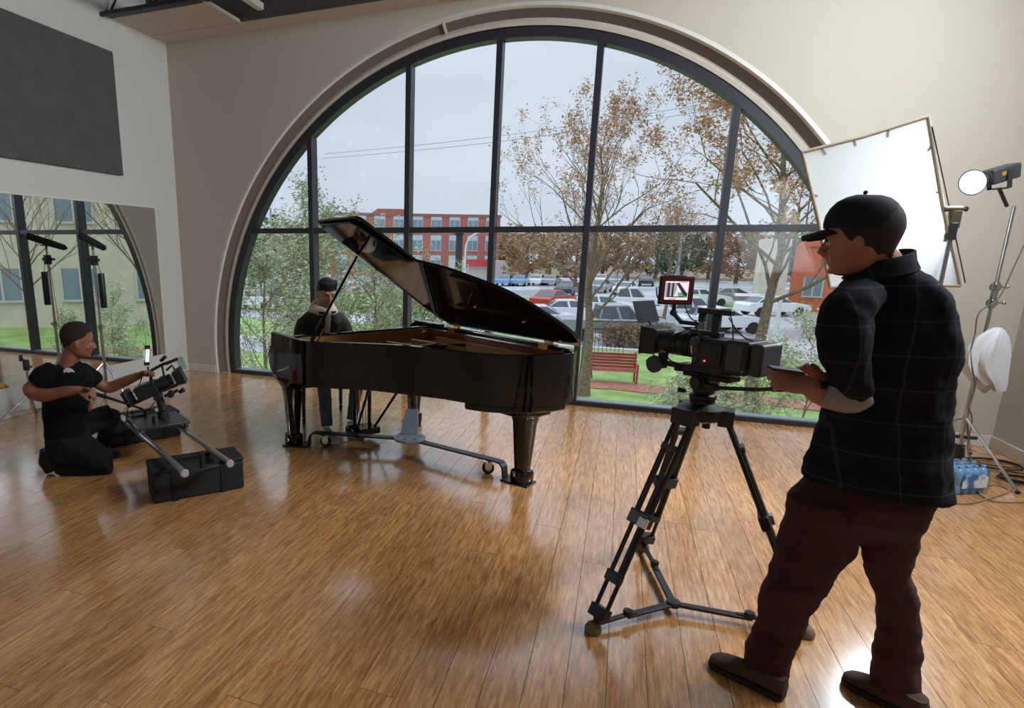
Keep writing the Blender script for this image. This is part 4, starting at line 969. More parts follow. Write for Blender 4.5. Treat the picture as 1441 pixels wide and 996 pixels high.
for i in range(nn + 1):
    for j in range(nn + 1):
        u_, v_ = i / nn, j / nn; q = (c1.lerp(c2, u_)).lerp(c4.lerp(c3, u_), v_) - o_
        pin_ = .018 * math.sin(PI * u_) * (-1 + 2 * v_) * 0
        q += nrm * (.012 * math.sin(PI * u_) * math.sin(PI * v_) + .003 * math.sin(9 * u_ + 5 * v_)); vs.append(q)
b.add(vs, [(i * (nn + 1) + j, (i + 1) * (nn + 1) + j, (i + 1) * (nn + 1) + j + 1, i * (nn + 1) + j + 1) for i in range(nn) for j in range(nn)]); b.build('silk', msilk, df, smooth=80)
M_edge = mat('canvas_edge', rgb(170, 158, 140), .8)
b = MB(); out = [c1 - o_, c2 - o_, c3 - o_, c4 - o_]
for i in range(4):
    a_, c_ = out[i], out[(i + 1) % 4]; b.tube([a_, a_.lerp(c_, .5) + (-(a_ + c_) * .5).normalized() * .012, c_], .011, 8)
b.build('frame', M_edge, df, smooth=60)
b = MB()
for i in range(4):
    a_, c_ = out[i], out[(i + 1) % 4]
    for s in (.15, .42, .7): p_ = a_.lerp(c_, s); b.bar(p_, p_ - (p_ - (p_ * .9)), .014, .003, nrm)
pieces(b, 'tie', M_edge, df)
b = MB(); b.cyl(out[1] + V((.03, 0, -.06)), out[2] + V((.02, 0, .02)), .0035, None, 6); b.build('tension_rod', M_gun, df)
gp = pg(1338, 294, SG); sp = gp + CR * .035
ss = stand('diffuser_stand', 'grip stand holding the diffusion frame behind the standing man', sp.x, sp.y, gp.z - .10, [(-1.2, .32), (.6, .30), (3.0, .22)], legz=.3, m_=mat('dull_chrome', rgb(150, 150, 150), .35, .9))
q = V((0, 0, gp.z)); b = MB(); b.cyl(q + CR * -.085, q + CR * .04, .016, None, 14); b.bx(-.03, .03, -.02, .02, gp.z - .12, gp.z - .01); b.tube([q + CR * .04, q + CR * .065], [.008, .008], 8); b.lathe([(.0, 0), (.016, 0), (.018, .006), (.014, .012), (0, .012)], q + CR * .06, 10, CR); b.build('grip_head', mat('bronze_knob', rgb(98, 88, 70), .45, .6), ss, bevel=.003)
b = MB(); b.box(V((0, 0, gp.z - .14)), (.045, .05, .11)); b.build('gobo_clamp', M_gun, ss, bevel=.005)

# lamp with reflector on its own stand
LX, LY = 2.66, -.66
LG = gdist((LX, LY, 0)); lt = pg(1417, 290, LG)
ls = stand('lamp_stand', 'tall chrome stand carrying the studio lamp in the white corner', LX, LY, lt.z - .0, [(-1.50, .72), (.9, .3), (2.9, .62)], legz=.36)
b = MB(); zj = pg(1385, 415, LG).z
for dz in (-.06, .06): b.lathe([(.0, -.02), (.03, -.02), (.034, 0), (.03, .02), (0, .02)], (0, 0, zj + dz), 12, (CR.x, CR.y, 0)); b.tube([V((0, 0, zj + dz)), V((0, 0, zj + dz)) + CR * .09], .007, 8); b.ball(V((0, 0, zj + dz)) + CR * .09, .015, 5)
b.cyl((0, 0, zj - .1), (0, 0, zj + .1), .022, None, 12); b.build('knuckle', M_chrome, ls)
b = MB(); b.cyl((0, 0, .02), (0, 0, .14), .05, .035, 14); b.bx(-.36, .1, -.012, .012, .19, .215); b.build('base_bracket', M_gun, ls, bevel=.004)
sl = thing('studio_lamp_head', 'black studio lamp with flared reflector shining on the silk', 'lamp', lt.to_tuple())
mouth = pg(1368, 257, LG - .13) - lt; rear = pg(1478, 224, LG + .07) - lt; ax = (mouth - rear).normalized(); n0 = mouth
b = MB(); b.lathe([(.086, 0), (.084, -.004), (.052, -.06), (.040, -.085), (.040, -.10), (.045, -.10), (.045, -.083), (.058, -.06), (.09, -.003), (.086, 0)], n0, 28, ax, False); refl = b.build('reflector', mat('reflector_grey', rgb(70, 72, 76), .45, .4), sl)
b = MB(); b.lathe([(.046, -.10), (.05, -.10), (.05, -.125), (.04, -.13), (.04, -.14)], n0, 24, ax); b.build('mount_ring', M_gun, sl)
b = MB(); cb_ = n0 - ax * .27; sdl = ax.cross(V((0, 0, 1))).normalized(); upl = sdl.cross(ax); b.box(cb_, (.27, .10, .105), Matrix((ax, sdl, upl)).transposed()); b.build('housing', mat('lamp_housing', rgb(66, 68, 72), .45, .2), sl, bevel=.012)
b = MB(); b.box(cb_ + sdl * .0515 * (1 if sdl.dot(CF) < 0 else -1) + ax * .02 + upl * .01, (.09, .002, .026), Matrix((ax, sdl, upl)).transposed()); b.build('badge', mat('amber_badge', rgb(176, 140, 50), .4), sl)
b = MB()
for s in (-.06, .06): b.bar(cb_ + sdl * s + upl * .03, cb_ + sdl * s - upl * .10, .045, .006, sdl)
b.bar(cb_ + sdl * .063 - upl * .10, cb_ - sdl * .063 - upl * .10, .045, .006, upl); b.cyl(cb_ - upl * .10, V((0, 0, 0)), .012, None, 10); b.build('yoke', M_gun, sl, bevel=.002)
b = MB(); b.lathe([(0, 0), (.032, 0), (.03, .012), (.02, .02), (0, .024)], n0 - ax * .075, 20, ax); b.build('led_chip', mat('led_emit', (1, 1, 1, 1), .5, emit=(.86, .94, 1, 1), es=60), sl)
b = MB(); b.lathe([(0, 0), (.083, 0), (.083, .002), (0, .002)], n0 - ax * .006, 28, ax); b.build('front_diffuser', mat('frosted_disc', (.8, .85, .9, 1), .5, emit=(.55, .74, 1, 1), es=1.0), sl)
l = bpy.data.lights.new('lamp_beam', 'SPOT'); l.energy = 260; l.spot_size = rad(125); l.spot_blend = 1; l.shadow_soft_size = .07; l.color = (.78, .91, 1)
lo = bpy.data.objects.new('lamp_beam', l); COL.objects.link(lo); lo.location = lt + n0 + ax * .03; tgt = (c1 + c2 + c3 + c4) / 4 + V((0, 0, .12)); lo.rotation_euler = (tgt - lo.location).to_track_quat('-Z', 'Y').to_euler()
# lamp cable, coils on the floor
b = MB(); r_ = local(sl, sl.location)
k1 = [pg(1441, 345, LG), pg(1425, 380, LG - .02), pg(1405, 420, LG - .03), pg(1378, 440, LG - .03), pg(1372, 470, LG - .03), pg(1366, 500, LG - .04), pg(1372, 545, LG - .04), pg(1362, 570, LG - .04), pg(1368, 590, LG - .04), V((LX + .02, LY - .1, .1)), V((LX + .1, LY - .2, .008)), V((LX + .3, LY - .3, .008))]
def cr_(pts, n=6):
    out = []
    P = [pts[0]] + list(pts) + [pts[-1]]
    for i in range(1, len(P) - 2):
        for j in range(n):
            t_ = j / n; a, b_, c, d = P[i - 1], P[i], P[i + 1], P[i + 2]
            out.append(.5 * ((2 * b_) + (c - a) * t_ + (2 * a - 5 * b_ + 4 * c - d) * t_ ** 2 + (3 * b_ - a - 3 * c + d) * t_ ** 3))
    out.append(P[-2]); return out
b.tube(cr_(k1), .0045, 6); b.build('lamp_cable', mat('grey_cable', rgb(86, 88, 92), .5), label='grey power cable running down the lamp stand', category='cable')
def coil(name, label, cx, cy, R_, n, m_, seed, r=.005, cat='cable'):
    rn = random.Random(seed); pts = []
    for i in range(n * 10): a = i * 2 * PI / 10; k_ = R_ * (1 + .12 * math.sin(i * .37 + seed)); pts.append(V((cx + k_ * math.cos(a) * 1.25 + .03 * math.sin(i * .2), cy + k_ * math.sin(a), .008 + .006 * (i / 10) * (1 + .5 * math.sin(i)))))
    b = MB(); b.tube(cr_(pts, 3), r, 6); b.build(name, m_, label=label, category=cat)
q = onz(1398, 655, 0); coil('cable_coil', 'black cable coiled by the lamp stand base', q.x, q.y, .13, 3, M_rubber, 1)
q = onz(1438, 678, 0); coil('cable_coil', 'black cable coiled by the right wall baseboard', min(q.x, 2.92), q.y, .10, 4, M_rubber, 2)
pts = [onz(x, y, .008) for x, y in ((1300, 690), (1325, 704), (1360, 708), (1395, 700), (1420, 690), (1400, 682), (1375, 688), (1395, 704), (1441, 706), (1480, 700))]
b = MB(); b.tube(cr_(pts), .006, 6); b.build('floor_cable', mat('tan_cable', rgb(150, 132, 108), .6), label='tan cable snaking over the floor at the right edge', category='cable')
# white cloth hung on the lamp stand
cw = [[(1378, 474), (1398, 462), (1412, 466)], [(1368, 500), (1392, 478), (1415, 490)], [(1364, 520), (1388, 505), (1412, 520)], [(1376, 530), (1385, 528), (1412, 545)]]
b = MB(); rings = []
rn = random.Random(3)
prof = [(1404, 461, 5, .02), (1401, 466, 12, .04), (1396, 475, 19, .05), (1392, 488, 23, .055), (1389, 500, 26, .05), (1387, 512, 26, .05), (1389, 524, 24, .045), (1395, 535, 19, .04), (1400, 545, 13, .03)]
for k_, (xc, yc, w_, dp) in enumerate(prof):
    c = pg(xc, yc, LG - .02); hw = (pg(xc + w_, yc, LG - .02) - pg(xc - w_, yc, LG - .02)).length / 2; ring = []
    for i in range(56):
        a = i * 2 * PI / 56; f_ = 1 + .22 * math.sin(a * 7 + 1.2 + k_ * .25) * min(k_ / 3, 1) + .14 * math.sin(a * 4 + k_ * .6) + .06 * math.sin(a * 13); ring.append(c + CR * (hw * math.cos(a) * f_) + GF * (dp * math.sin(a) * f_) + V((0, 0, (.035 * math.sin(a * 2 + .5) + .02 * math.sin(a * 5)) * (k_ / 8))))
    rings.append(ring)
b.loft(rings); b.build('white_cloth', mat('white_cotton', rgb(226, 228, 232), .9), label='white cotton cloth draped over the lamp stand', category='cloth')
# shrink wrapped water pack
q = onz(1346, 688, 0); wp = thing('water_pack', 'blue and white shrink-wrapped pack on the floor behind the man', 'bottle pack', (q.x, q.y, 0), .5)
bt_ = MB(); bt_.lathe([(0, 0), (.028, 0), (.031, .01), (.031, .06), (.028, .065), (.031, .07), (.031, .14), (.02, .175), (.013, .18), (.013, .2), (0, .2)], (0, 0, 0), 12); bme = bt_.mesh('bottle', mat('bottle_blue', rgb(150, 190, 224), .15, spec=.8), 50)
for i in range(4):
    for j in range(3): o = link('bottle', bme, wp); o.location = (-.095 + i * .063, -.063 + j * .063, .002)
b = MB(); b.loft([[V((x * w, y * w2, z)) for x, y in ((-1, -1), (0, -1.03), (1, -1), (1.02, 0), (1, 1), (0, 1.02), (-1, 1), (-1.02, 0))] for z, w, w2 in ((.001, .13, .098), (.1, .132, .1), (.175, .122, .09), (.206, .09, .06))]); b.build('shrink_wrap', glass_mat('wrap_film', (.80, .86, .92, 1), .15), wp, bevel=.004)
b = MB(); b.box((0, -.104, .1), (.2, .003, .1)); b.box((.136, 0, .1), (.003, .15, .1)); b.build('printed_label', mat('label_blue', rgb(70, 110, 176), .4, noise=(rgb(226, 234, 240), 9, .45, .55)), wp)

# ------------------------------------------------------------------ equipment cases with the slider on top
M_case = mat('case_nylon', rgb(28, 28, 31), .75, bump=.2, bscale=300)
def case(label, cx, cy, rz):
    t = thing('equipment_case', label, 'case', (cx, cy, 0), rz, 'black soft cases under the slider')
    L_, W_, H_ = .60, .25, .235
    b = MB(); b.bx(-L_ / 2, L_ / 2, -W_ / 2, W_ / 2, 0, H_ - .03); b.build('case_body', M_case, t, bevel=.018)
    b = MB(); b.bx(-L_ / 2 - .003, L_ / 2 + .003, -W_ / 2 - .003, W_ / 2 + .003, H_ - .034, H_); b.build('lid', M_case, t, bevel=.014)
    b = MB()
    for s in (-.16, .16): b.bx(s - .02, s + .02, -W_ / 2 - .006, W_ / 2 + .006, .0, H_ + .003)
    pieces(b, 'strap', mat('webbing', rgb(20, 20, 22), .8), t, 35, .002)
    b = MB(); b.tube([(-.10, -.02, H_), (-.09, -.02, H_ + .018), (.09, -.02, H_ + .018), (.10, -.02, H_)], .011, 8); b.build('carry_handle', M_rubber, t)
    return t
case('front black equipment case carrying the chrome rail ends', -2.63, -3.475, rad(50))
case('rear black equipment case beside the kneeling man', -3.83, -2.72, rad(60))
sd_ = thing('camera_slider', 'twin chrome tube slider bridging the two black cases', 'slider', (-3.0, -3.3, 0))
W2 = lambda p: V(p) - V((-3.0, -3.3, 0))
M_gal = mat('brushed_tube', rgb(190, 190, 192), .28, 1)
RA0, RA1, RB0, RB1 = V((-3.72, -3.03, .285)), V((-2.40, -3.845, .285)), V((-3.62, -2.745, .285)), V((-2.25, -3.595, .285))
for a_, c_ in ((RA0, RA1), (RB0, RB1)):
    b = MB(); b.cyl(W2(a_), W2(c_), .021, None, 18); rl = b.build('rail', M_gal, sd_)
    b = MB(); dd = (c_ - a_).normalized(); b.lathe([(0, 0), (.024, 0), (.026, .004), (.026, .018), (.021, .022)], W2(c_) + dd * -.018, 18, dd); b.build('end_cap', mat('cap_grey', rgb(170, 168, 166), .5), rl)
b = MB(); mid = RA1.lerp(RB1, .5); b.bar(W2(RA1) + (RA0 - RA1).normalized() * .10 + V((0, 0, -.03)), W2(RB1) + (RB0 - RB1).normalized() * .10 + V((0, 0, -.03)), .06, .025); b.bar(W2(RA0) + V((.1, -.06, -.03)), W2(RB0) + V((.1, -.06, -.03)), .06, .025); pieces(b, 'cross_foot', M_blackp, sd_, 35, .005)
b = MB(); p_ = W2(mid) + (RA0 - RA1).normalized() * .10; b.cyl(p_ + V((0, 0, -.02)), p_ + V((0, 0, .075)), .018, None, 12); b.build('stop_post', M_rubber, sd_)
ra = (RA1 - RA0).normalized(); rs = (RB0 - RA0); rs = (rs - ra * rs.dot(ra)).normalized(); Rr = Matrix((ra, rs, V((0, 0, 1)))).transposed()
cc = V((-3.25, -3.13, .335))
b = MB(); b.box(W2(cc), (.36, .38, .022), Rr); b.build('carriage_plate', mat('plate_grey', rgb(62, 64, 68), .35, .3), sd_, bevel=.006)
b = MB()
for s in (-.16, .16):
    for q_ in (-.15, .15): c_ = cc + ra * q_ + rs * s; b.cyl(W2(c_ + rs * -.012 + V((0, 0, -.022))), W2(c_ + rs * .012 + V((0, 0, -.022))), .028, None, 16)
pieces(b, 'carriage_wheel', mat('wheel_blue', rgb(40, 48, 84), .4), sd_)
b = MB()
for q_ in (-.13, .10): c_ = cc + ra * q_ - rs * .06; b.cyl(W2(c_), W2(c_ + V((0, 0, .07))), .012, None, 10)
b.box(W2(cc + ra * -.2 + rs * -.1), (.08, .12, .05), Rr); pieces(b, 'brake_knob', M_blackp, sd_, 35, .003)

# second camera on the slider, tilted up
K2G = gdist(cc)
mc2 = thing('slider_camera', 'compact black rig camera tilted upward on the slider', 'camera', cc.to_tuple(), 0)
def k2(x, y, g=0): return pg(x, y, K2G + g) - cc
f2 = (k2(262, 528, .10) - k2(172, 568, -.02)).normalized(); s2 = V((0, 0, 1)).cross(f2).normalized(); u2 = f2.cross(s2); R2 = Matrix((f2, s2, u2)).transposed()
b = MB(); h0 = k2(230, 583); h1 = k2(222, 552); b.cyl(h0 + V((0, 0, -.03)), h0 + V((0, 0, .03)), .045, .04, 18); b.tube([h0 + V((0, 0, .03)), h1], [.032, .026], 14); b.cyl(h1 - s2 * .05 + V((0, 0, -.03)), h1 + s2 * .05 + V((0, 0, -.03)), .03, None, 16); b.build('fluid_head', M_cam, mc2, bevel=.004)
def kb(x, y, g, dims, nm, m_=M_cam, bev=.004, par=None): b = MB(); b.box(k2(x, y, g), dims, R2); return b.build(nm, m_, par or mc2, bevel=bev)
bd2 = kb(207, 549, 0, (.16, .10, .105), 'camera_body'); kb(214, 556, 0, (.30, .05, .02), 'base_plate')
b = MB(); a_ = k2(219, 543, .01); b.lathe([(.042, 0), (.045, .01), (.045, .05), (.05, .055), (.05, .09), (.044, .095), (.044, .13)], a_, 22, f2); b.build('lens', M_cam, mc2)
b = MB(); b.loft([[k2(246, 532, .03) + f2 * x + s2 * (y_ * w) + u2 * (z_ * h) for y_, z_ in ((-1, -1), (1, -1), (1, 1), (-1, 1))] for x, w, h in ((0, .055, .05), (.02, .06, .055), (.07, .068, .062))]); b.build('matte_box', M_cam, mc2, bevel=.003)
b = MB()
for s in (-.03, .03): b.cyl(k2(190, 566) + s2 * s, k2(250, 541, .03) + s2 * s, .0075, None, 8)
pieces(b, 'rod', M_cam2, mc2)
b = MB(); b.tube([k2(213, 521), k2(228, 513), k2(250, 505, .02)], .011, 8); b.tube([k2(213, 521), k2(212, 540)], .012, 8); b.tube([k2(228, 515), k2(232, 534)], .008, 8); b.build('top_handle', M_cam, mc2)
b = MB(); b.tube([k2(234, 521), k2(242, 514), k2(246, 520)], .009, 8); b.tube([k2(226, 508), k2(233, 501)], [.013, .016], 8); b.box(k2(238, 510, .02), (.05, .025, .02), R2); b.tube([k2(252, 552, .03), k2(259, 548, .03)], [.012, .02], 10); pieces(b, 'accessory_arm', M_cam, mc2, 35, .002)
b = MB(); q = k2(241, 553, .02); b.box(q, (.11, .03, .02), R2); b.cyl(q - s2 * .06, q + s2 * .0, .026, None, 14); b.build('follow_focus', M_cam, mc2, bevel=.002)
# rear screen lit along its edge
mq = k2(181, 560, -.06); R3 = Matrix((f2, s2, u2)).transposed() @ Matrix.Rotation(-.25, 3, 'Z'); b = MB(); b.box(mq, (.035, .115, .125), R3); mn2 = b.build('rear_monitor', M_cam, mc2, bevel=.006)
b = MB(); b.box(mq + (R3 @ V((-.0185, 0, .0))), (.002, .10, .105), R3); b.build('screen', mat('pale_screen', (.1, .1, .1, 1), .2, emit=(.72, .76, .8, 1), es=.9), mn2)
b = MB(); b.box(k2(207, 500, -.02), (.012, .04, .155), Matrix.Rotation(.15, 3, 'Y') @ Matrix.Rotation(-.45, 3, 'Z')); ph2 = b.build('side_monitor', M_cam, mc2, bevel=.002); b = MB(); 
Rp = Matrix.Rotation(.15, 3, 'Y') @ Matrix.Rotation(-.45, 3, 'Z'); b.box(k2(207, 500, -.02) + Rp @ V((.0068, -.0, 0)), (.001, .03, .10), Rp); b.box(k2(207, 500, -.02) + Rp @ V((0, -.0205, 0)), (.006, .001, .08), Rp); b.build('screen', mat('pale_screen', (.1, .1, .1, 1), .2, emit=(.72, .76, .8, 1), es=.9), ph2)
b = MB(); b.tube([k2(208, 516), k2(210, 528)], .007, 8); b.cyl(k2(206, 486), k2(201, 452), .0012, None, 5); b.build('antenna', M_cam, mc2)
b = MB(); b.box(k2(255, 511, .05), (.003, .07, .10), R2 @ Matrix.Rotation(.1, 3, 'Y') @ Matrix.Rotation(.9, 3, 'Z')); b.build('filter_glass', glass_mat('filter_clear', (.72, .80, .84, 1)), mc2)
b = MB()
for a_, c_, s_ in ((k2(180, 575), k2(176, 600), -.0), (k2(186, 577), k2(190, 601), .01), (k2(192, 572), k2(218, 565), .05), (k2(178, 592), k2(200, 605), .01), (k2(200, 530), k2(186, 552), .03)): b.tube(sag(a_, c_, s_), .004, 6)
pieces(b, 'cable', M_rubber, mc2)
# red and yellow pouch by the mirror wall
q = onz(157, 566, 0); b = MB(); b.loft([[V((x * w, y * w2, z)) for x, y in ((-1, -1), (1, -1), (1, 1), (-1, 1))] for z, w, w2 in ((0, .15, .1), (.10, .16, .1), (.19, .14, .08), (.21, .10, .03))])
rb = b.build('tool_bag', mat('bag_red', rgb(176, 56, 34), .7), bevel=.02); rb.location = (-5.0, -2.42, 0); rb.rotation_euler = (0, 0, .6); rb['label'] = 'small red tool bag with a yellow top by the mirror wall'; rb['category'] = 'bag'
b = MB(); b.bx(-.11, .11, -.045, .045, .20, .222); b.build('yellow_zip', mat('bag_yellow', rgb(214, 164, 50), .7), rb, bevel=.008)

# ------------------------------------------------------------------ people
def skinm(name, c, c2): return mat(name, c, .5, spec=.4, noise=(c2, 14, .35, .65), bump=.06, bscale=160)
def remesh(o, vox, it=4, fac=.6):
    r = o.modifiers.new('Remesh', 'REMESH'); r.mode = 'VOXEL'; r.voxel_size = vox; r.use_smooth_shade = True
    s = o.modifiers.new('Smooth', 'SMOOTH'); s.factor = fac; s.iterations = it
    return o
def wrinkle(o, scale, strength, kind='CLOUDS'):
    t = bpy.data.textures.get('folds%g' % scale) or bpy.data.textures.new('folds%g' % scale, kind); t.noise_scale = scale
    d = o.modifiers.new('Folds', 'DISPLACE'); d.texture = t; d.strength = strength; d.mid_level = .5; d.texture_coords = 'LOCAL'
    return o
def ering(c, a, b, n=24, pw=1.0):
    "ellipse ring, half axes as vectors"
    out = []
    for j in range(n):
        t = 2 * PI * j / n; x, y = math.cos(t), math.sin(t)
        x = math.copysign(abs(x) ** pw, x); y = math.copysign(abs(y) ** pw, y); out.append(V(c) + V(a) * x + V(b) * y)
    return out
def head_parts(M, sc=1.0):
    "skull, jaw, nose, lips, ears in one builder; x forward, origin between the ears"
    b = MB(); rings = []
    for z, xf_, xb, hw in ((.142, .0, -.04, .02), (.136, .035, -.07, .048), (.118, .063, -.092, .064), (.09, .083, -.105, .074), (.06, .091, -.110, .0775), (.034, .094, -.110, .078), (.016, .090, -.106, .0765), (0, .086, -.102, .075), (-.02, .087, -.095, .072), (-.04, .086, -.082, .067), (-.058, .086, -.066, .061), (-.075, .083, -.048, .053), (-.09, .078, -.03, .043), (-.102, .068, -.01, .028), (-.107, .05, .005, .012)):
        rings.append([V(((xf_ + xb) / 2 + (xf_ - xb) / 2 * math.copysign(abs(math.cos(2 * PI * j / 24)) ** .86, math.cos(2 * PI * j / 24)), hw * math.copysign(abs(math.sin(2 * PI * j / 24)) ** .9, math.sin(2 * PI * j / 24)), z)) for j in range(24)])
    b.loft(rings)
    b.tube([(.082, 0, .028), (.094, 0, .012), (.106, 0, -.008), (.113, 0, -.021), (.10, 0, -.032), (.085, 0, -.034)], [(.009, .010), (.010, .010), (.011, .012), (.012, .014), (.012, .016), (.008, .012)], 10, side=(1, 0, 0))
    for s in (-1, 1):
        b.ball((.099, s * .0125, -.027), .0085, 5)
        b.tube([(.086, s * .012, .030), (.088, s * .03, .033), (.074, s * .052, .028)], [.008, .009, .006], 8)
        b.ball((-.012, s * .079, -.002), .03, 7, (.55, .30, 1.0)); b.ball((-.008, s * .083, -.02), .014, 5, (.7, .5, 1))
        b.ball((.066, s * .045, -.022), .022, 6, (.8, .7, .7))
    b.tube([(.078, -.024, -.055), (.0915, 0, -.0515), (.078, .024, -.055)], [.004, .0072, .004], 8); b.tube([(.077, -.022, -.063), (.0905, 0, -.0635), (.077, .022, -.063)], [.004, .008, .004], 8)
    b.ball((.078, 0, -.092), .016, 6, (.9, 1.1, .8))
    b.xf(M @ Matrix.Diagonal((sc, sc, sc, 1))); return b
def frame_M(o, yaw, pitch=0, roll=0):
    return Matrix.Translation(o) @ Matrix.Rotation(yaw, 4, 'Z') @ Matrix.Rotation(pitch, 4, 'Y') @ Matrix.Rotation(roll, 4, 'X')
def hair_patch(M, parent, m_, lo_back=-.06, front=.085, side=.03, thick=.012, sc=1.0, name='hair'):
    b = MB(); nz, na = 15, 60; vs = []; idx = {}
    for i in range(nz):
        for j in range(na):
            a = 2 * PI * j / na; ca = math.cos(a)
            zl = side + (front - side) * max(ca, 0) ** 1.1 + (lo_back - side) * max(-ca, 0) ** .8
            zl += .005 * math.sin(a * 7 + 1) + .004 * math.sin(a * 13); z = zl + (.150 - zl) * (i / (nz - 1)) ** .9
            tz = min(max((z - .045) / .1065, -1.2), 1); k = math.sqrt(max(1 - max(tz, 0) ** 2.4, .0)) if tz > 0 else 1 - .10 * tz * tz
            fz = min(max((.035 - z) / .085, 0), 1); x = -.008 + (.104 if ca > 0 else .112 - .026 * fz) * k * ca; y = (.084 - .011 * fz) * k * math.sin(a); idx[i, j] = len(vs); vs.append(V((x, y, z)))
    fs = [(idx[i, j], idx[i, (j + 1) % na], idx[i + 1, (j + 1) % na], idx[i + 1, j]) for i in range(nz - 1) for j in range(na)] + [tuple(idx[nz - 1, j] for j in range(na))]
    b.add(vs, fs); b.xf(M @ Matrix.Diagonal((sc, sc, sc, 1))); o = b.build(name, m_, parent, smooth=80)
    s = o.modifiers.new('Solid', 'SOLIDIFY'); s.thickness = thick; s.offset = 0; return o
def eyes(M, parent, sc=1.0):
    mw = mat('eye_white', rgb(206, 198, 190), .3); mk_ = mat('eye_dark', rgb(28, 18, 14), .2); mbw = mat('brow', rgb(30, 22, 20), .8)
    for s in (-1, 1):
        b = MB(); b.ball((.079, s * .031, .008), .0125, 6); b.cur = 1; b.ball((.0905, s * .031, .006), .0042, 5, (.4, 1, 1)); b.cur = 2; b.tube([(.096, s * .014, .027), (.096, s * .032, .032), (.085, s * .05, .027)], [(.002, .004)] * 3, 6)
        b.cur = 3; b.tube([(.088, s * .019, .010), (.0915, s * .031, .0155), (.082, s * .044, .010)], [.003, .0042, .003], 6)
        b.xf(M @ Matrix.Diagonal((sc, sc, sc, 1))); b.build('eye', [mw, mk_, mbw, mbw], parent, smooth=60)
def hand(b, w, d, n, spread=1.0, curl=(.5, .5, .5, .5), thumb=.6, s=1.0, flip=1, L=.18, thumb_up=.0):
    """hand from wrist w, pointing along d, palm facing n; flip = side on which the thumb leaves"""
    d = V(d).normalized(); n = V(n); n = (n - d * n.dot(d)).normalized(); t = d.cross(n) * flip
    k = L / .18
    b.tube([w - d * .02, w + d * .015 * k, w + d * .05 * k, w + d * .085 * k, w + d * .098 * k], [(.021, .026), (.017, .031), (.016, .040), (.014, .041), (.010, .036)], 12, side=n)
    for i, (o_, ln, r) in enumerate(((.030, .073, .0086), (.011, .082, .009), (-.009, .076, .0086), (-.028, .060, .0076))):
        c = curl[i]; base = w + d * (.088 - .004 * abs(i - 1)) * k + t * o_; dd = (d + t * (o_ * 3.2 * spread)).normalized(); pts = [base - dd * .02, base]; a = 0; p = base.copy()
        for seg, f in enumerate((.45, .31, .24)):
            a += c * (.55 if seg == 0 else .85); q = (dd * math.cos(a) + n * math.sin(a)); p = p + q * (ln * k * f); pts.append(p.copy())
        b.tube(pts, [r * 1.05, r * 1.05, r * .98, r * .9, r * .72], 8); b.ball(pts[-1], r * .74, 4)
    base = w + d * .025 * k + t * .028; dd = (t * thumb + d * (1.1 - thumb * .5) + n * (.45 - thumb_up)).normalized(); d2 = (dd * .7 + d * .6 + n * .1).normalized()
    p1 = base + dd * .042 * k; p2 = p1 + d2 * .032 * k; p3 = p2 + d2 * .024 * k; b.tube([base - dd * .015, base + dd * .01, p1, p2, p3], [.013, .0145, .0112, .0104, .0078], 9); b.ball(p3, .0078, 4)
    return b
def chain(b, pts, rr, side=None, n=14): b.tube(cr_(pts, 5), [x for x in interp(rr, 5, len(pts))], n, side=side); return b
def interp(rr, n, m_):
    rr = [r if isinstance(r, tuple) else (r, r) for r in rr]; out = []
    for i in range(m_ - 1):
        for j in range(n):
            t = j / n; t = t * t * (3 - 2 * t); out.append((rr[i][0] * (1 - t) + rr[i + 1][0] * t, rr[i][1] * (1 - t) + rr[i + 1][1] * t))
    out.append(rr[-1]); return out
def sil(b, levels, g, o=V((0, 0, 0)), dr=.6, n=28, pw=.92):
    "horizontal elliptic rings; each level gives the left and right edge columns, the row and optionally the distance and depth ratio"
    rings = []
    for lv in levels:
        xl, xr, y = lv[:3]; gg = g + (lv[3] if len(lv) > 3 else 0); d_ = lv[4] if len(lv) > 4 else dr
        a = pg(xl, y, gg) - o; c = pg(xr, y, gg) - o; h = (c - a) / 2; h.z = 0; m_ = (a + c) / 2
        vw = V((m_.x + o.x - CAM.x, m_.y + o.y - CAM.y, 0)).normalized(); side = V((vw.y, -vw.x, 0)); hw = abs(h.dot(side)); rings.append(ering(m_, side * hw, vw * hw * d_, n, pw))
    b.loft(rings); return b
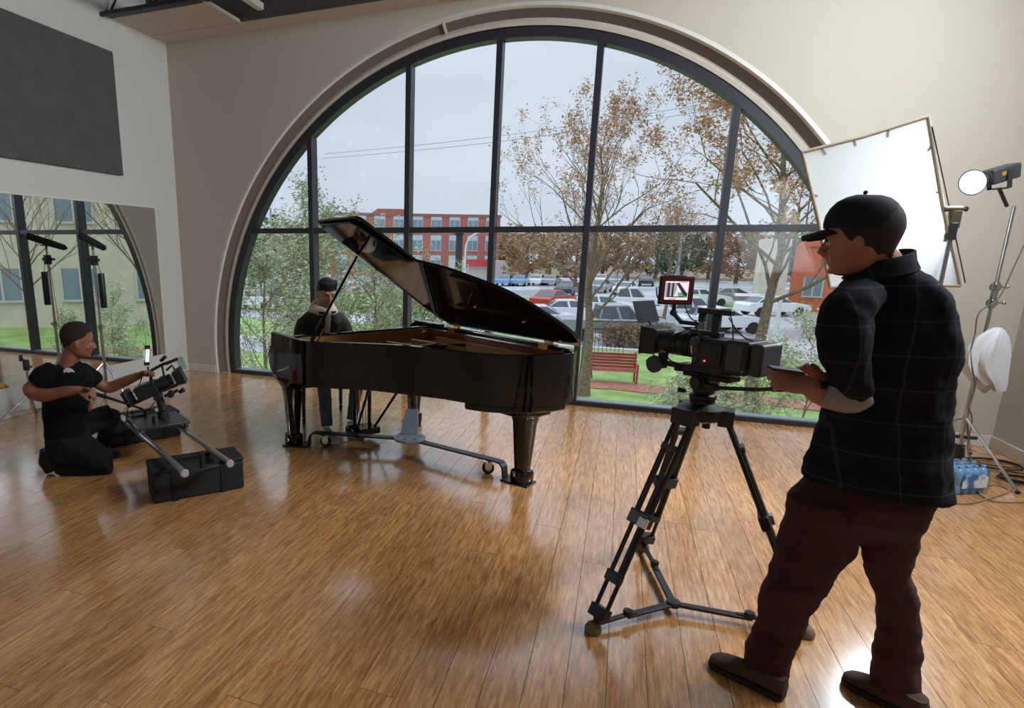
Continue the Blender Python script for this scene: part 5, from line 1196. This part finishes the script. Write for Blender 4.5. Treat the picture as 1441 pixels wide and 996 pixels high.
def shoe(parent, heel, toe, m_, msole, h=.075, w=.048, name='shoe'):
    heel = V(heel); toe = V(toe); d = (toe - heel); d.z = 0; L_ = d.length; d.normalize(); s = V((-d.y, d.x, 0)); up = V((0, 0, 1)); z0 = min(heel.z, toe.z)
    H0 = V((heel.x, heel.y, z0)); b = MB(); rings = []
    for f, ww, hh in ((0, .62, .7), (.05, .74, .95), (.2, .80, 1.05), (.36, .80, 1.0), (.52, .86, .82), (.68, .98, .66), (.82, .98, .56), (.93, .78, .44), (1.0, .42, .28)):
        c = H0 + d * (L_ * f) + up * (.018 + h * hh / 2); rings.append(ering(c, s * (w * ww), up * (h * hh / 2), 16, .85))
    b.loft(rings); b.tube([H0 + d * L_ * .16 + up * .04, H0 + d * L_ * .14 + up * (h + .015)], [.038, .036], 14)
    o = b.build(name, m_, parent, smooth=60)
    b = MB(); ou_ = [];
    for f, ww in ((0, .55), (.05, .78), (.2, .84), (.4, .80), (.6, .95), (.8, 1.04), (.93, .84), (1.01, .4)): ou_.append((f, ww))
    pts = [H0 + d * (L_ * f) + s * (w * ww) for f, ww in ou_] + [H0 + d * (L_ * f) - s * (w * ww) for f, ww in ou_[::-1]]
    n_ = len(pts); b.add([p + up * .002 for p in pts] + [p + up * .024 for p in pts], [tuple(range(n_ - 1, -1, -1)), tuple(range(n_, 2 * n_))] + [(i, (i + 1) % n_, n_ + (i + 1) % n_, n_ + i) for i in range(n_)]); b.build('sole', msole, o, bevel=.003)
    b = MB()
    for f in (.36, .43, .50, .57): hh = {.36: 1.0, .43: .93, .50: .85, .57: .76}[f]; c = H0 + d * (L_ * f) + up * (.019 + h * hh); b.tube([c - s * w * .34 - up * .004, c + up * .002, c + s * w * .34 - up * .004], .0028, 6)
    b.build('laces', msole, o); return o
M_skin = skinm('skin_warm', rgb(158, 106, 84), rgb(172, 118, 94)); M_skin2 = skinm('skin_brown', rgb(136, 88, 66), rgb(150, 98, 76)); M_skin3 = skinm('skin_tan', rgb(186, 130, 102), rgb(196, 142, 114))
M_hair = mat('dark_hair', rgb(24, 18, 17), .6, bump=.5, bscale=300)
def plaid():
    m = bpy.data.materials.new('dark_plaid'); m.use_nodes = True; t = m.node_tree; b = t.nodes['Principled BSDF']; L = t.links.new
    tcn = N(t, 'ShaderNodeTexCoord'); sp_ = N(t, 'ShaderNodeSeparateXYZ'); mpn = N(t, 'ShaderNodeMapping'); mpn.inputs['Rotation'].default_value = (.0, .05, -.4)
    L(tcn.outputs['Object'], mpn.inputs[0]); L(mpn.outputs[0], sp_.inputs[0])
    def band(out, freq, w, ph=0):
        a = N(t, 'ShaderNodeMath', operation='MULTIPLY_ADD'); a.inputs[1].default_value = freq; a.inputs[2].default_value = ph + 50; L(out, a.inputs[0])
        f = N(t, 'ShaderNodeMath', operation='FRACT'); L(a.outputs[0], f.inputs[0]); c = N(t, 'ShaderNodeMath', operation='LESS_THAN'); c.inputs[1].default_value = w; L(f.outputs[0], c.inputs[0]); return c.outputs[0]
    def add(a, c):
        n = N(t, 'ShaderNodeMath', operation='ADD'); L(a, n.inputs[0]); L(c, n.inputs[1]); return n.outputs[0]
    thick = add(band(sp_.outputs[0], 9, .42), band(sp_.outputs[2], 9, .42)); thin = add(band(sp_.outputs[0], 9, .05, .27), band(sp_.outputs[2], 9, .05, .27))
    r1 = N(t, 'ShaderNodeMix', data_type='RGBA'); r1.inputs[6].default_value = rgb(27, 31, 38); r1.inputs[7].default_value = rgb(21, 20, 24); m1 = N(t, 'ShaderNodeMath', operation='MULTIPLY'); m1.inputs[1].default_value = .5; L(thick, m1.inputs[0]); L(m1.outputs[0], r1.inputs[0])
    r2 = N(t, 'ShaderNodeMix', data_type='RGBA'); r2.inputs[7].default_value = rgb(62, 66, 74); m2 = N(t, 'ShaderNodeMath', operation='MULTIPLY'); m2.inputs[1].default_value = .5; L(thin, m2.inputs[0]); L(m2.outputs[0], r2.inputs[0]); L(r1.outputs[2], r2.inputs[6]); L(r2.outputs[2], b.inputs['Base Color'])
    b.inputs['Roughness'].default_value = .95; b.inputs['Specular IOR Level'].default_value = .2; return m

# ---- standing operator, seen from behind his left shoulder
MG = 1.94
mo_ = V((.80, -4.18, 0)); man = thing('person', 'standing man in black cap, dark plaid shirt and maroon trousers operating the tripod camera', 'person', mo_.to_tuple())
q = lambda x, y, g=0: pg(x, y, MG + g) - mo_
# head : faces left, a little away and down
hc = q(1210, 341, .0); HY = math.atan2(-.36 + .25, -.93) ; yaw = math.atan2((-CR * .66 + GF * .76).y, (-CR * .66 + GF * .76).x)
MH = frame_M(hc, yaw, .10, 0); HS = .92
b = head_parts(MH, HS)
chain(b, [hc + V((0, 0, -.02)) + q(1232, 352) - q(1212, 341), q(1240, 375, .0), q(1246, 400, .01)], [(.058, .058), (.060, .060), (.066, .066)])
# shoulders and chest under the shirt, then both forearms and hands
chain(b, [q(1246, 395), q(1250, 430), q(1250, 480)], [(.09, .05), (.10, .05), (.09, .05)], side=CR)
eL = q(1206, 556, -.10); wL = q(1140, 545, -.06); chain(b, [q(1203, 545, -.115), q(1196, 556, -.10), q(1175, 560, -.09), q(1150, 553, -.07), wL], [.030, .040, .041, .034, .026])
hand(b, wL + (wL - eL).normalized() * .0, (q(1100, 534, -.02) - wL), GF * .75 + V((0, 0, -.55)) + CR * .3, .8, (.25, .85, 1.0, 1.1), .45, flip=-1, L=.16)
eR = q(1190, 545, .22); wR = q(1150, 530, .12); chain(b, [q(1215, 500, .22), eR, wR], [.03, .036, .028]); hand(b, wR, q(1112, 512, .08) - wR, V((0, 0, -.3)) - GF * .7 - CR * .2, 1.2, (.15, .35, .5, .6), .3, flip=-1, L=.165)
sk = b.build('body', M_skin, man, smooth=80); remesh(sk, .0058, 3, .5)
eyes(MH, man, HS)
hair_patch(MH, man, mat('brown_hair', rgb(40, 28, 24), .8, bump=.4, bscale=300), -.055, .10, .0, .010, HS * .965)
b = MB(); rings = []
for z, xf_, xb, hw in ((-.052, .0875, .04, .062), (-.060, .0885, .02, .063), (-.075, .086, .0, .055), (-.09, .081, .0, .045), (-.104, .070, .0, .030), (-.110, .05, .01, .012)): rings.append([V((xb + (xf_ - xb) * math.cos(a) ** .8, hw * .62 * math.sin(a), z - .02 * math.sin(a) ** 2 * (z < -.05) * 0)) for a in [(-PI / 2 + .001) + (PI - .002) * j / 20 for j in range(21)]])
b.loft(rings, True, True); b.xf(MH @ Matrix.Diagonal((HS * 1.015, HS * 1.015, HS * 1.01, 1))).build('beard', mat('beard_brown', rgb(78, 50, 40), .9, bump=.4, bscale=400), man, smooth=60)
# stubble as a thin beard shell along the jaw is left to the skin; cap
b = MB(); rings = []
for z, k in ((.046, 1.04), (.072, 1.05), (.098, 1.0), (.122, .88), (.142, .70), (.154, .46), (.159, .2)): rings.append([V((-.004 + .106 * k * math.cos(2 * PI * j / 32), .087 * k * math.sin(2 * PI * j / 32), z + .012 * math.cos(2 * PI * j / 32) * (1 if z < .06 else .3))) for j in range(32)])
b.loft(rings, True); M_cap = mat('cap_black', rgb(21, 23, 30), .9); cap = b.xf(MH @ Matrix.Diagonal((HS, HS, HS, 1))).build('cap', M_cap, man, smooth=60)
b = MB(); rows_ = []
for i in range(7):
    x = .085 + .088 * i / 6; hw = .078 * math.sqrt(max(1 - (i / 6.4) ** 2.6, .02)); rows_.append([V((x - .035 * (abs(j) / 6) ** 2 * (1 - i / 8), hw * j / 6, .060 - .20 * (x - .085) - .022 * (j / 6) ** 2)) for j in range(-6, 7)])
vs = [p for r in rows_ for p in r]; b.add(vs, [(i * 13 + j, i * 13 + j + 1, (i + 1) * 13 + j + 1, (i + 1) * 13 + j) for i in range(6) for j in range(12)])
o = b.xf(MH @ Matrix.Diagonal((HS, HS, HS, 1))).build('visor', M_cap, cap, smooth=80); s_ = o.modifiers.new('Solid', 'SOLIDIFY'); s_.thickness = .005
b = MB(); b.ball((-.008, 0, .166), .007, 5); b.xf(MH @ Matrix.Diagonal((HS, HS, HS, 1))).build('cap_button', M_cap, cap)
# shirt : torso + left upper arm + right upper arm
b = MB()
sil(b, [(1207, 1278, 364, 0, .8), (1200, 1292, 374, .0, .75), (1188, 1310, 387, .0, .68), (1176, 1328, 404, .0, .62), (1166, 1342, 425), (1160, 1350, 450), (1158, 1354, 480), (1158, 1350, 510), (1156, 1344, 545), (1148, 1339, 585, 0, .64), (1138, 1339, 620, 0, .68), (1126, 1342, 655, 0, .7), (1117, 1343, 676, 0, .71), (1116, 1343, 686, 0, .71)], MG, mo_, .60)
chain(b, [q(1218, 415, -.03), q(1194, 438, -.08), q(1190, 490, -.115), q(1195, 535, -.12), q(1202, 550, -.11)], [(.06, .055), (.078, .072), (.072, .068), (.064, .060), (.058, .056)])
chain(b, [q(1294, 418, .06), q(1302, 455, .09), q(1286, 505, .13), q(1250, 534, .17)], [.06, .066, .060, .054])
chain(b, [q(1254, 532, .17), q(1215, 530, .19), q(1175, 530, .16)], [.055, .05, .04])
M_pl = plaid(); sh_ = b.build('shirt', M_pl, man, smooth=80); remesh(sh_, .011, 4, .6); wrinkle(sh_, .13, .030); wrinkle(sh_, .045, .012)
b = MB(); cb2 = q(1238, 372); rings = []
for z, k in ((-.030, 1.22), (-.005, 1.06), (.024, .98), (.026, .92), (.0, .92), (-.02, .98)): rings.append([cb2 + CR * (.082 * k * math.cos(2 * PI * j / 28) + .006) + GF * (.078 * k * math.sin(2 * PI * j / 28)) + V((0, 0, z + .022 * math.cos(2 * PI * j / 28) + .002)) for j in range(28)])
b.loft(rings, False); b.build('collar', M_pl, man, smooth=80)
b = MB(); chain(b, [q(1216, 548, -.115), q(1196, 556, -.105), q(1172, 553, -.09), q(1160, 549, -.08)], [(.050, .054), (.060, .060), (.052, .054), (.050, .050)]); cu = b.build('rolled_cuff', mat('grey_lining', rgb(136, 134, 132), .9), man, smooth=80); wrinkle(remesh(cu, .008, 3), .05, .008)
b = MB()
for (x0, y0, x1, y1) in ((1240, 560, 1262, 561),): pass
# trousers
M_trs = mat('maroon_twill', rgb(66, 28, 34), .85, noise=(rgb(52, 22, 28), 12, .35, .65), bump=.15, bscale=260)
b = MB()
sil(b, [(1150, 1320, 650, 0, .5), (1128, 1318, 680, 0, .55), (1115, 1311, 700, 0, .6), (1108, 1303, 722, 0, .58), (1125, 1285, 742, 0, .45), (1150, 1262, 756, 0, .3)], MG, mo_)
sil(b, [(1106, 1218, 700, .03, .85), (1100, 1212, 735, .03, .85), (1091, 1203, 765, .03, .85), (1082, 1180, 798, .03, .9), (1070, 1156, 828, .03, .95), (1066, 1143, 855, .03, .95), (1060, 1131, 885, .04, .95), (1048, 1119, 915, .04, .95), (1042, 1112, 938, .04, .9), (1046, 1109, 955, .04, .9), (1056, 1107, 968, .04, .9)], MG, mo_)
sil(b, [(1198, 1306, 700, -.03, .85), (1203, 1298, 740, -.04, .85), (1208, 1292, 775, -.05, .85), (1213, 1287, 805, -.05, .9), (1224, 1292, 835, -.05, .9), (1228, 1298, 865, -.05, .9), (1229, 1301, 895, -.05, .9), (1220, 1299, 925, -.05, .9), (1217, 1297, 955, -.05, .9), (1226, 1299, 985, -.05, .9), (1236, 1300, 1000, -.05, .9)], MG, mo_)
tr_ = b.build('trousers', M_trs, man, smooth=80); remesh(tr_, .010, 4, .6); wrinkle(tr_, .10, .028); wrinkle(tr_, .03, .006)
M_suede = mat('brown_suede', rgb(74, 54, 42), .9, bump=.1, bscale=400); M_sole = mat('dark_sole', rgb(44, 34, 28), .8)
f1h, f1t = onz(1103, 985, 0) - mo_, onz(1000, 932, 0) - mo_; shoe(man, (f1h.x, f1h.y, 0), (f1t.x, f1t.y, 0), M_suede, M_sole)
f2h, f2t = onz(1300, 1018, 0) - mo_, onz(1187, 957, 0) - mo_; shoe(man, (f2h.x, f2h.y, 0), (f2t.x, f2t.y, 0), M_suede, M_sole)
# small remote in the raised hand
ph0 = q(1083, 517, -.0); ph1 = q(1128, 523, -.03); b = MB(); b.bar(ph0 + mo_, ph1 + mo_, .068, .009, (0, 0, 1)); b.build('phone', M_blackp, bevel=.003, label='thin black phone held in the standing man hands', category='phone')
b = MB(); b.tube([wL + (eL - wL).normalized() * .02 - V((0, 0, 0)), wL + (eL - wL).normalized() * .045], .031, 16); b.build('wristwatch', M_rubber, man)

# ---- kneeling operator
KG = 4.12
ko = V((-3.60, -3.56, 0)); kn = thing('person', 'kneeling man in black T-shirt and trousers steering the slider camera', 'person', ko.to_tuple())
q = lambda x, y, g=0: pg(x, y, KG + g) - ko
hc = q(110, 482, .0); fw = CR * .86 + GF * .42; MK = frame_M(hc, math.atan2(fw.y, fw.x), .16, 0); HK = .98
b = head_parts(MK, HK)
chain(b, [q(104, 488), q(98, 505), q(95, 520)], [(.058, .06), (.062, .064), (.075, .075)])
chain(b, [q(94, 522), q(94, 550), q(95, 580)], [(.09, .05), (.10, .06), (.09, .05)], side=CR)
# near (right) arm : elbow out to the left, hand on the pan bar
wN = q(112, 548, -.20); eN = q(42, 548, -.16); chain(b, [q(58, 530, -.13), eN, q(60, 556, -.18), q(90, 551, -.20), wN], [.044, .047, .048, .038, .028])
hand(b, wN, q(132, 552, -.20) - wN, V((0, 0, -.9)) + GF * .35, .5, (.8, .9, 1.0, 1.1), .5, flip=-1, L=.16)
wF = q(196, 528, .22); eF = q(152, 545, .24); chain(b, [q(132, 535, .20), eF, q(172, 538, .24), wF], [.046, .045, .041, .029])
hand(b, wF, q(214, 519, .16) - wF, V((0, 0, -.9)) - GF * .3, .8, (.4, .5, .6, .7), .4, flip=1, L=.17)
sk = b.build('body', M_skin2, kn, smooth=80); remesh(sk, .0075, 3, .5)
eyes(MK, kn, HK); hair_patch(MK, kn, mat('cropped_hair', rgb(38, 27, 23), .9, bump=.3, bscale=400), -.045, .108, .03, .008, HK * .992)
M_tee = mat('black_tee', rgb(15, 15, 17), .95, spec=.2)
b = MB(); sil(b, [(86, 112, 508, 0, .9), (74, 120, 516, 0, .7), (60, 130, 526, 0, .62), (56, 134, 540), (57, 130, 556), (59, 126, 575), (61, 124, 595), (62, 124, 615), (64, 126, 632)], KG, ko, .66)
chain(b, [q(74, 522, -.05), q(60, 530, -.12), q(50, 541, -.15)], [.075, .072, .062]); chain(b, [q(112, 522, .10), q(124, 528, .17), q(136, 537, .22)], [.07, .068, .062])
te = b.build('t_shirt', M_tee, kn, smooth=80); remesh(te, .011, 4); wrinkle(te, .08, .018)
b = MB(); p_ = q(98, 521, -.125); sdq = CR; b.add([p_ + CR * x + V((0, 0, z)) - GF * (.012 - .25 * x * x) for x, z in ((-.038, -.016), (-.035, .006), (-.016, .019), (.006, .019), (.026, .008), (.038, -.012), (.018, -.007), (.0, -.014), (-.018, -.008))], [(0, 1, 2, 3, 4, 5, 6, 7, 8)])
o = b.build('chest_print', mat('white_print', rgb(240, 240, 240), .8), kn, smooth=0); s_ = o.modifiers.new('Solid', 'SOLIDIFY'); s_.thickness = .004; 
M_blk = mat('black_trouser', rgb(20, 20, 23), .9, spec=.25)
b = MB(); sil(b, [(63, 128, 612, 0, .7), (64, 132, 630, 0, .72), (66, 136, 645, 0, .72)], KG, ko)
# near thigh down to the grounded knee, shin back to the toe
chain(b, [q(98, 625, .0), q(125, 640, .0), q(152, 652, .0)], [(.15, .115), (.12, .10), (.085, .08)])
chain(b, [q(155, 653, .0), q(120, 658, -.02), q(82, 658, -.03)], [.07, .066, .055])
# far leg : thigh forward, knee up, shin down
chain(b, [q(105, 605, .10), q(132, 592, .22), q(158, 580, .30)], [.095, .088, .070]); chain(b, [q(158, 580, .30), q(148, 612, .34), q(138, 642, .36)], [.07, .058, .046])
t_ = b.build('trousers', M_blk, kn, smooth=80); remesh(t_, .011, 4); wrinkle(t_, .07, .018)
hl, te_ = q(66, 640, -.03), q(74, 672, -.03)
b = MB(); b.tube([q(82, 655, -.03), q(70, 645, -.03), q(65, 632, -.03)], [(.05, .046), (.052, .046), (.046, .042)], 16); b.tube([q(66, 632, -.03), q(64, 650, -.03), q(72, 664, -.03)], [(.045, .046), (.048, .05), (.038, .045)], 16); o = b.build('shoe', mat('black_shoe', rgb(20, 20, 22), .7), kn, smooth=60); remesh(o, .008, 3)
fh = q(134, 648, .36); shoe(kn, (fh.x, fh.y, 0), (fh.x + .20 * CR.x, fh.y + .20 * CR.y, 0), mat('black_shoe', rgb(20, 20, 22), .7), M_sole)
# pan bar from the slider camera to the hand
b = MB(); a_ = pg(126, 551, KG - .20) - cc; c_ = k2(200, 575); b.tube([a_, a_.lerp(c_, .55), c_], [.012, .009, .009], 10); b.tube([a_ - (c_ - a_).normalized() * .05, a_.lerp(c_, .28)], .014, 10); b.build('pan_handle', M_blackp, mc2)

# ---- pianist
PGd = gdist(PO + Matrix.Rotation(PA, 3, 'Z') @ V((-.30, .70, 0)))
po = PO + Matrix.Rotation(PA, 3, 'Z') @ V((-.45, .72, 0)); pi_ = thing('person', 'young man in dark olive jacket and cream hoodie seated at the piano', 'person', po.to_tuple())
RV = Matrix.Rotation(PA, 3, 'Z'); U = lambda v_, u_, z: PO + RV @ V((v_, u_, z)) - po
q = lambda x, y, g=0: pg(x, y, PGd + g) - po
hc = U(-.275, .665, 1.235); fw = RV @ V((.97, -.16, 0)); MP = frame_M(hc, math.atan2(fw.y, fw.x), .22, 0); HP = 1.0
b = head_parts(MP, HP); chain(b, [hc + V((0, 0, -.02)), U(-.31, .65, 1.14), U(-.33, .645, 1.07)], [.054, .053, .06])
chain(b, [U(-.33, .64, 1.06), U(-.36, .64, .95)], [(.09, .08), (.12, .09)], side=RV @ V((0, 1, 0)))
wl_, wr_ = U(-.02, .93, .80), U(-.02, .42, .80)
for w_, uu_, fl_ in ((wl_, .93, -1), (wr_, .42, 1)):
    el = U(-.24, uu_ + (.02 if uu_ > .6 else -.04), .78); chain(b, [el, w_], [.036, .027]); hand(b, w_, RV @ V((.9, -.05 if uu_ > .6 else .05, -.05)), V((0, 0, -1)), 1.0, (.55, .6, .6, .55), .4, flip=fl_, L=.17)
sk = b.build('body', M_skin3, pi_, smooth=80); remesh(sk, .007, 3, .5); eyes(MP, pi_, HP)
hair_patch(MP, pi_, M_hair, -.02, .068, .04, .012, 1.0)
b = MB()
for i in range(22):
    a = -1.25 + 2.5 * i / 21 + rnd.uniform(-.05, .05); e_ = rnd.uniform(.052, .078); b.tube([MP @ V((.07 * math.cos(a), .07 * math.sin(a), .145)), MP @ V((.100 * math.cos(a), .086 * math.sin(a), .12)), MP @ V((.102 * math.cos(a + .15), .086 * math.sin(a + .15), e_))], [.008, .009, .0025], 6)
b.build('fringe', M_hair, pi_)
M_jkt = mat('olive_jacket', rgb(54, 56, 47), .85, noise=(rgb(42, 44, 37), 9, .35, .65))
b = MB(); rings = []
for v_, z, hw, dp in ((-.33, 1.105, .075, .075), (-.335, 1.085, .13, .09), (-.34, 1.055, .185, .105), (-.35, 1.01, .205, .12), (-.37, .93, .205, .125), (-.40, .83, .20, .125), (-.44, .72, .195, .13), (-.46, .60, .195, .14), (-.47, .53, .19, .14)): rings.append(ering(U(v_, .65, z), RV @ V((0, hw, 0)), RV @ V((dp, 0, 0)), 28, .88))
b.loft(rings)
for s, uu_ in ((1, .93), (-1, .42)): chain(b, [U(-.34, .65 + s * .14, 1.02), U(-.33, .65 + s * .215, .95), U(-.27, .65 + s * .27, .80), U(-.15, uu_ + s * .02, .785), U(-.045, uu_, .80)], [.06, .064, .055, .046, .038])
jk = b.build('jacket', M_jkt, pi_, smooth=80); remesh(jk, .010, 3); wrinkle(jk, .07, .014)
M_hood = mat('cream_fleece', rgb(214, 202, 184), .95)
b = MB(); rings = []
for z, k, t_ in ((1.075, 1.5, 0), (1.105, 1.32, .0), (1.135, 1.15, .0), (1.15, 1.0, 0), (1.14, .86, 0)):
    rings.append([U(-.325, .65, z) + RV @ V((.078 * k * math.cos(a), .098 * k * math.sin(a), -.028 * math.cos(a) + .01 * abs(math.sin(a)))) for a in [2 * PI * j / 28 for j in range(28)]])
b.loft(rings, False); hd_ = b.build('hood', M_hood, pi_, smooth=80); s_ = hd_.modifiers.new('Solid', 'SOLIDIFY'); s_.thickness = .02
b = MB(); P_ = [(U(-.225, .65, 1.075), .030), (U(-.222, .65, 1.02), .030), (U(-.235, .65, .92), .026), (U(-.262, .65, .82), .024), (U(-.30, .65, .72), .022)]
b.loft([[c + RV @ V((-.02, -w, 0)), c + RV @ V((.012, -w * .7, 0)), c + RV @ V((.012, w * .7, 0)), c + RV @ V((-.02, w, 0))] for c, w in P_]); b.build('hoodie_front', M_hood, pi_, smooth=80)
for s in (-1, 1):
    b = MB(); b.loft([[c + RV @ V((-.02, s * w, 0)), c + RV @ V((.012, s * w, 0)), c + RV @ V((-.012, s * (w + .05), .0)), c + RV @ V((-.035, s * (w + .05), 0))] for c, w in ((U(-.222, .65, 1.085), .040), (U(-.222, .65, 1.03), .032))]); b.build('jacket_lapel', M_jkt, pi_, smooth=60)
    b = MB(); b.box(U(-.232, .65 + s * .105, .955), (.012, .085, .03), RV); b.build('pocket_flap', M_jkt, pi_, bevel=.004)
b = MB()
for z_, v_ in ((.99, -.222), (.93, -.23), (.87, -.243)): b.ball(U(v_, .695, z_), .007, 5)
b.build('jacket_buttons', M_gun, pi_)
M_jean = mat('grey_jeans', rgb(92, 104, 124), .9, noise=(rgb(76, 88, 108), 20, .35, .65))
b = MB(); chain(b, [U(-.50, .65, .56), U(-.40, .65, .56)], [(.15, .08), (.16, .085)], side=RV @ V((0, 1, 0)))
for s, kf, ft in ((-1, (-.03, .47, .545), (.13, .44, .10)), (1, (-.02, .80, .545), (.06, .73, .10))):
    chain(b, [U(-.42, .65 + s * .09, .56), U(*kf), U(kf[0] + .06, kf[1] - .005, .44), U(ft[0], ft[1], .11)], [.085, .066, .06, .052])
jn = b.build('jeans', M_jean, pi_, smooth=80); remesh(jn, .009, 3); wrinkle(jn, .07, .012)
M_snk = mat('sneaker_white', rgb(196, 194, 190), .6); M_snks = mat('sneaker_sole', rgb(222, 220, 214), .6)
for v0, u0 in ((.06, .45), (.0, .74)):
    h_ = U(v0, u0, 0); t_ = U(v0 + .27, u0 - .03, 0); shoe(pi_, (h_.x, h_.y, 0), (t_.x, t_.y, 0), M_snk, M_snks, name='sneaker')
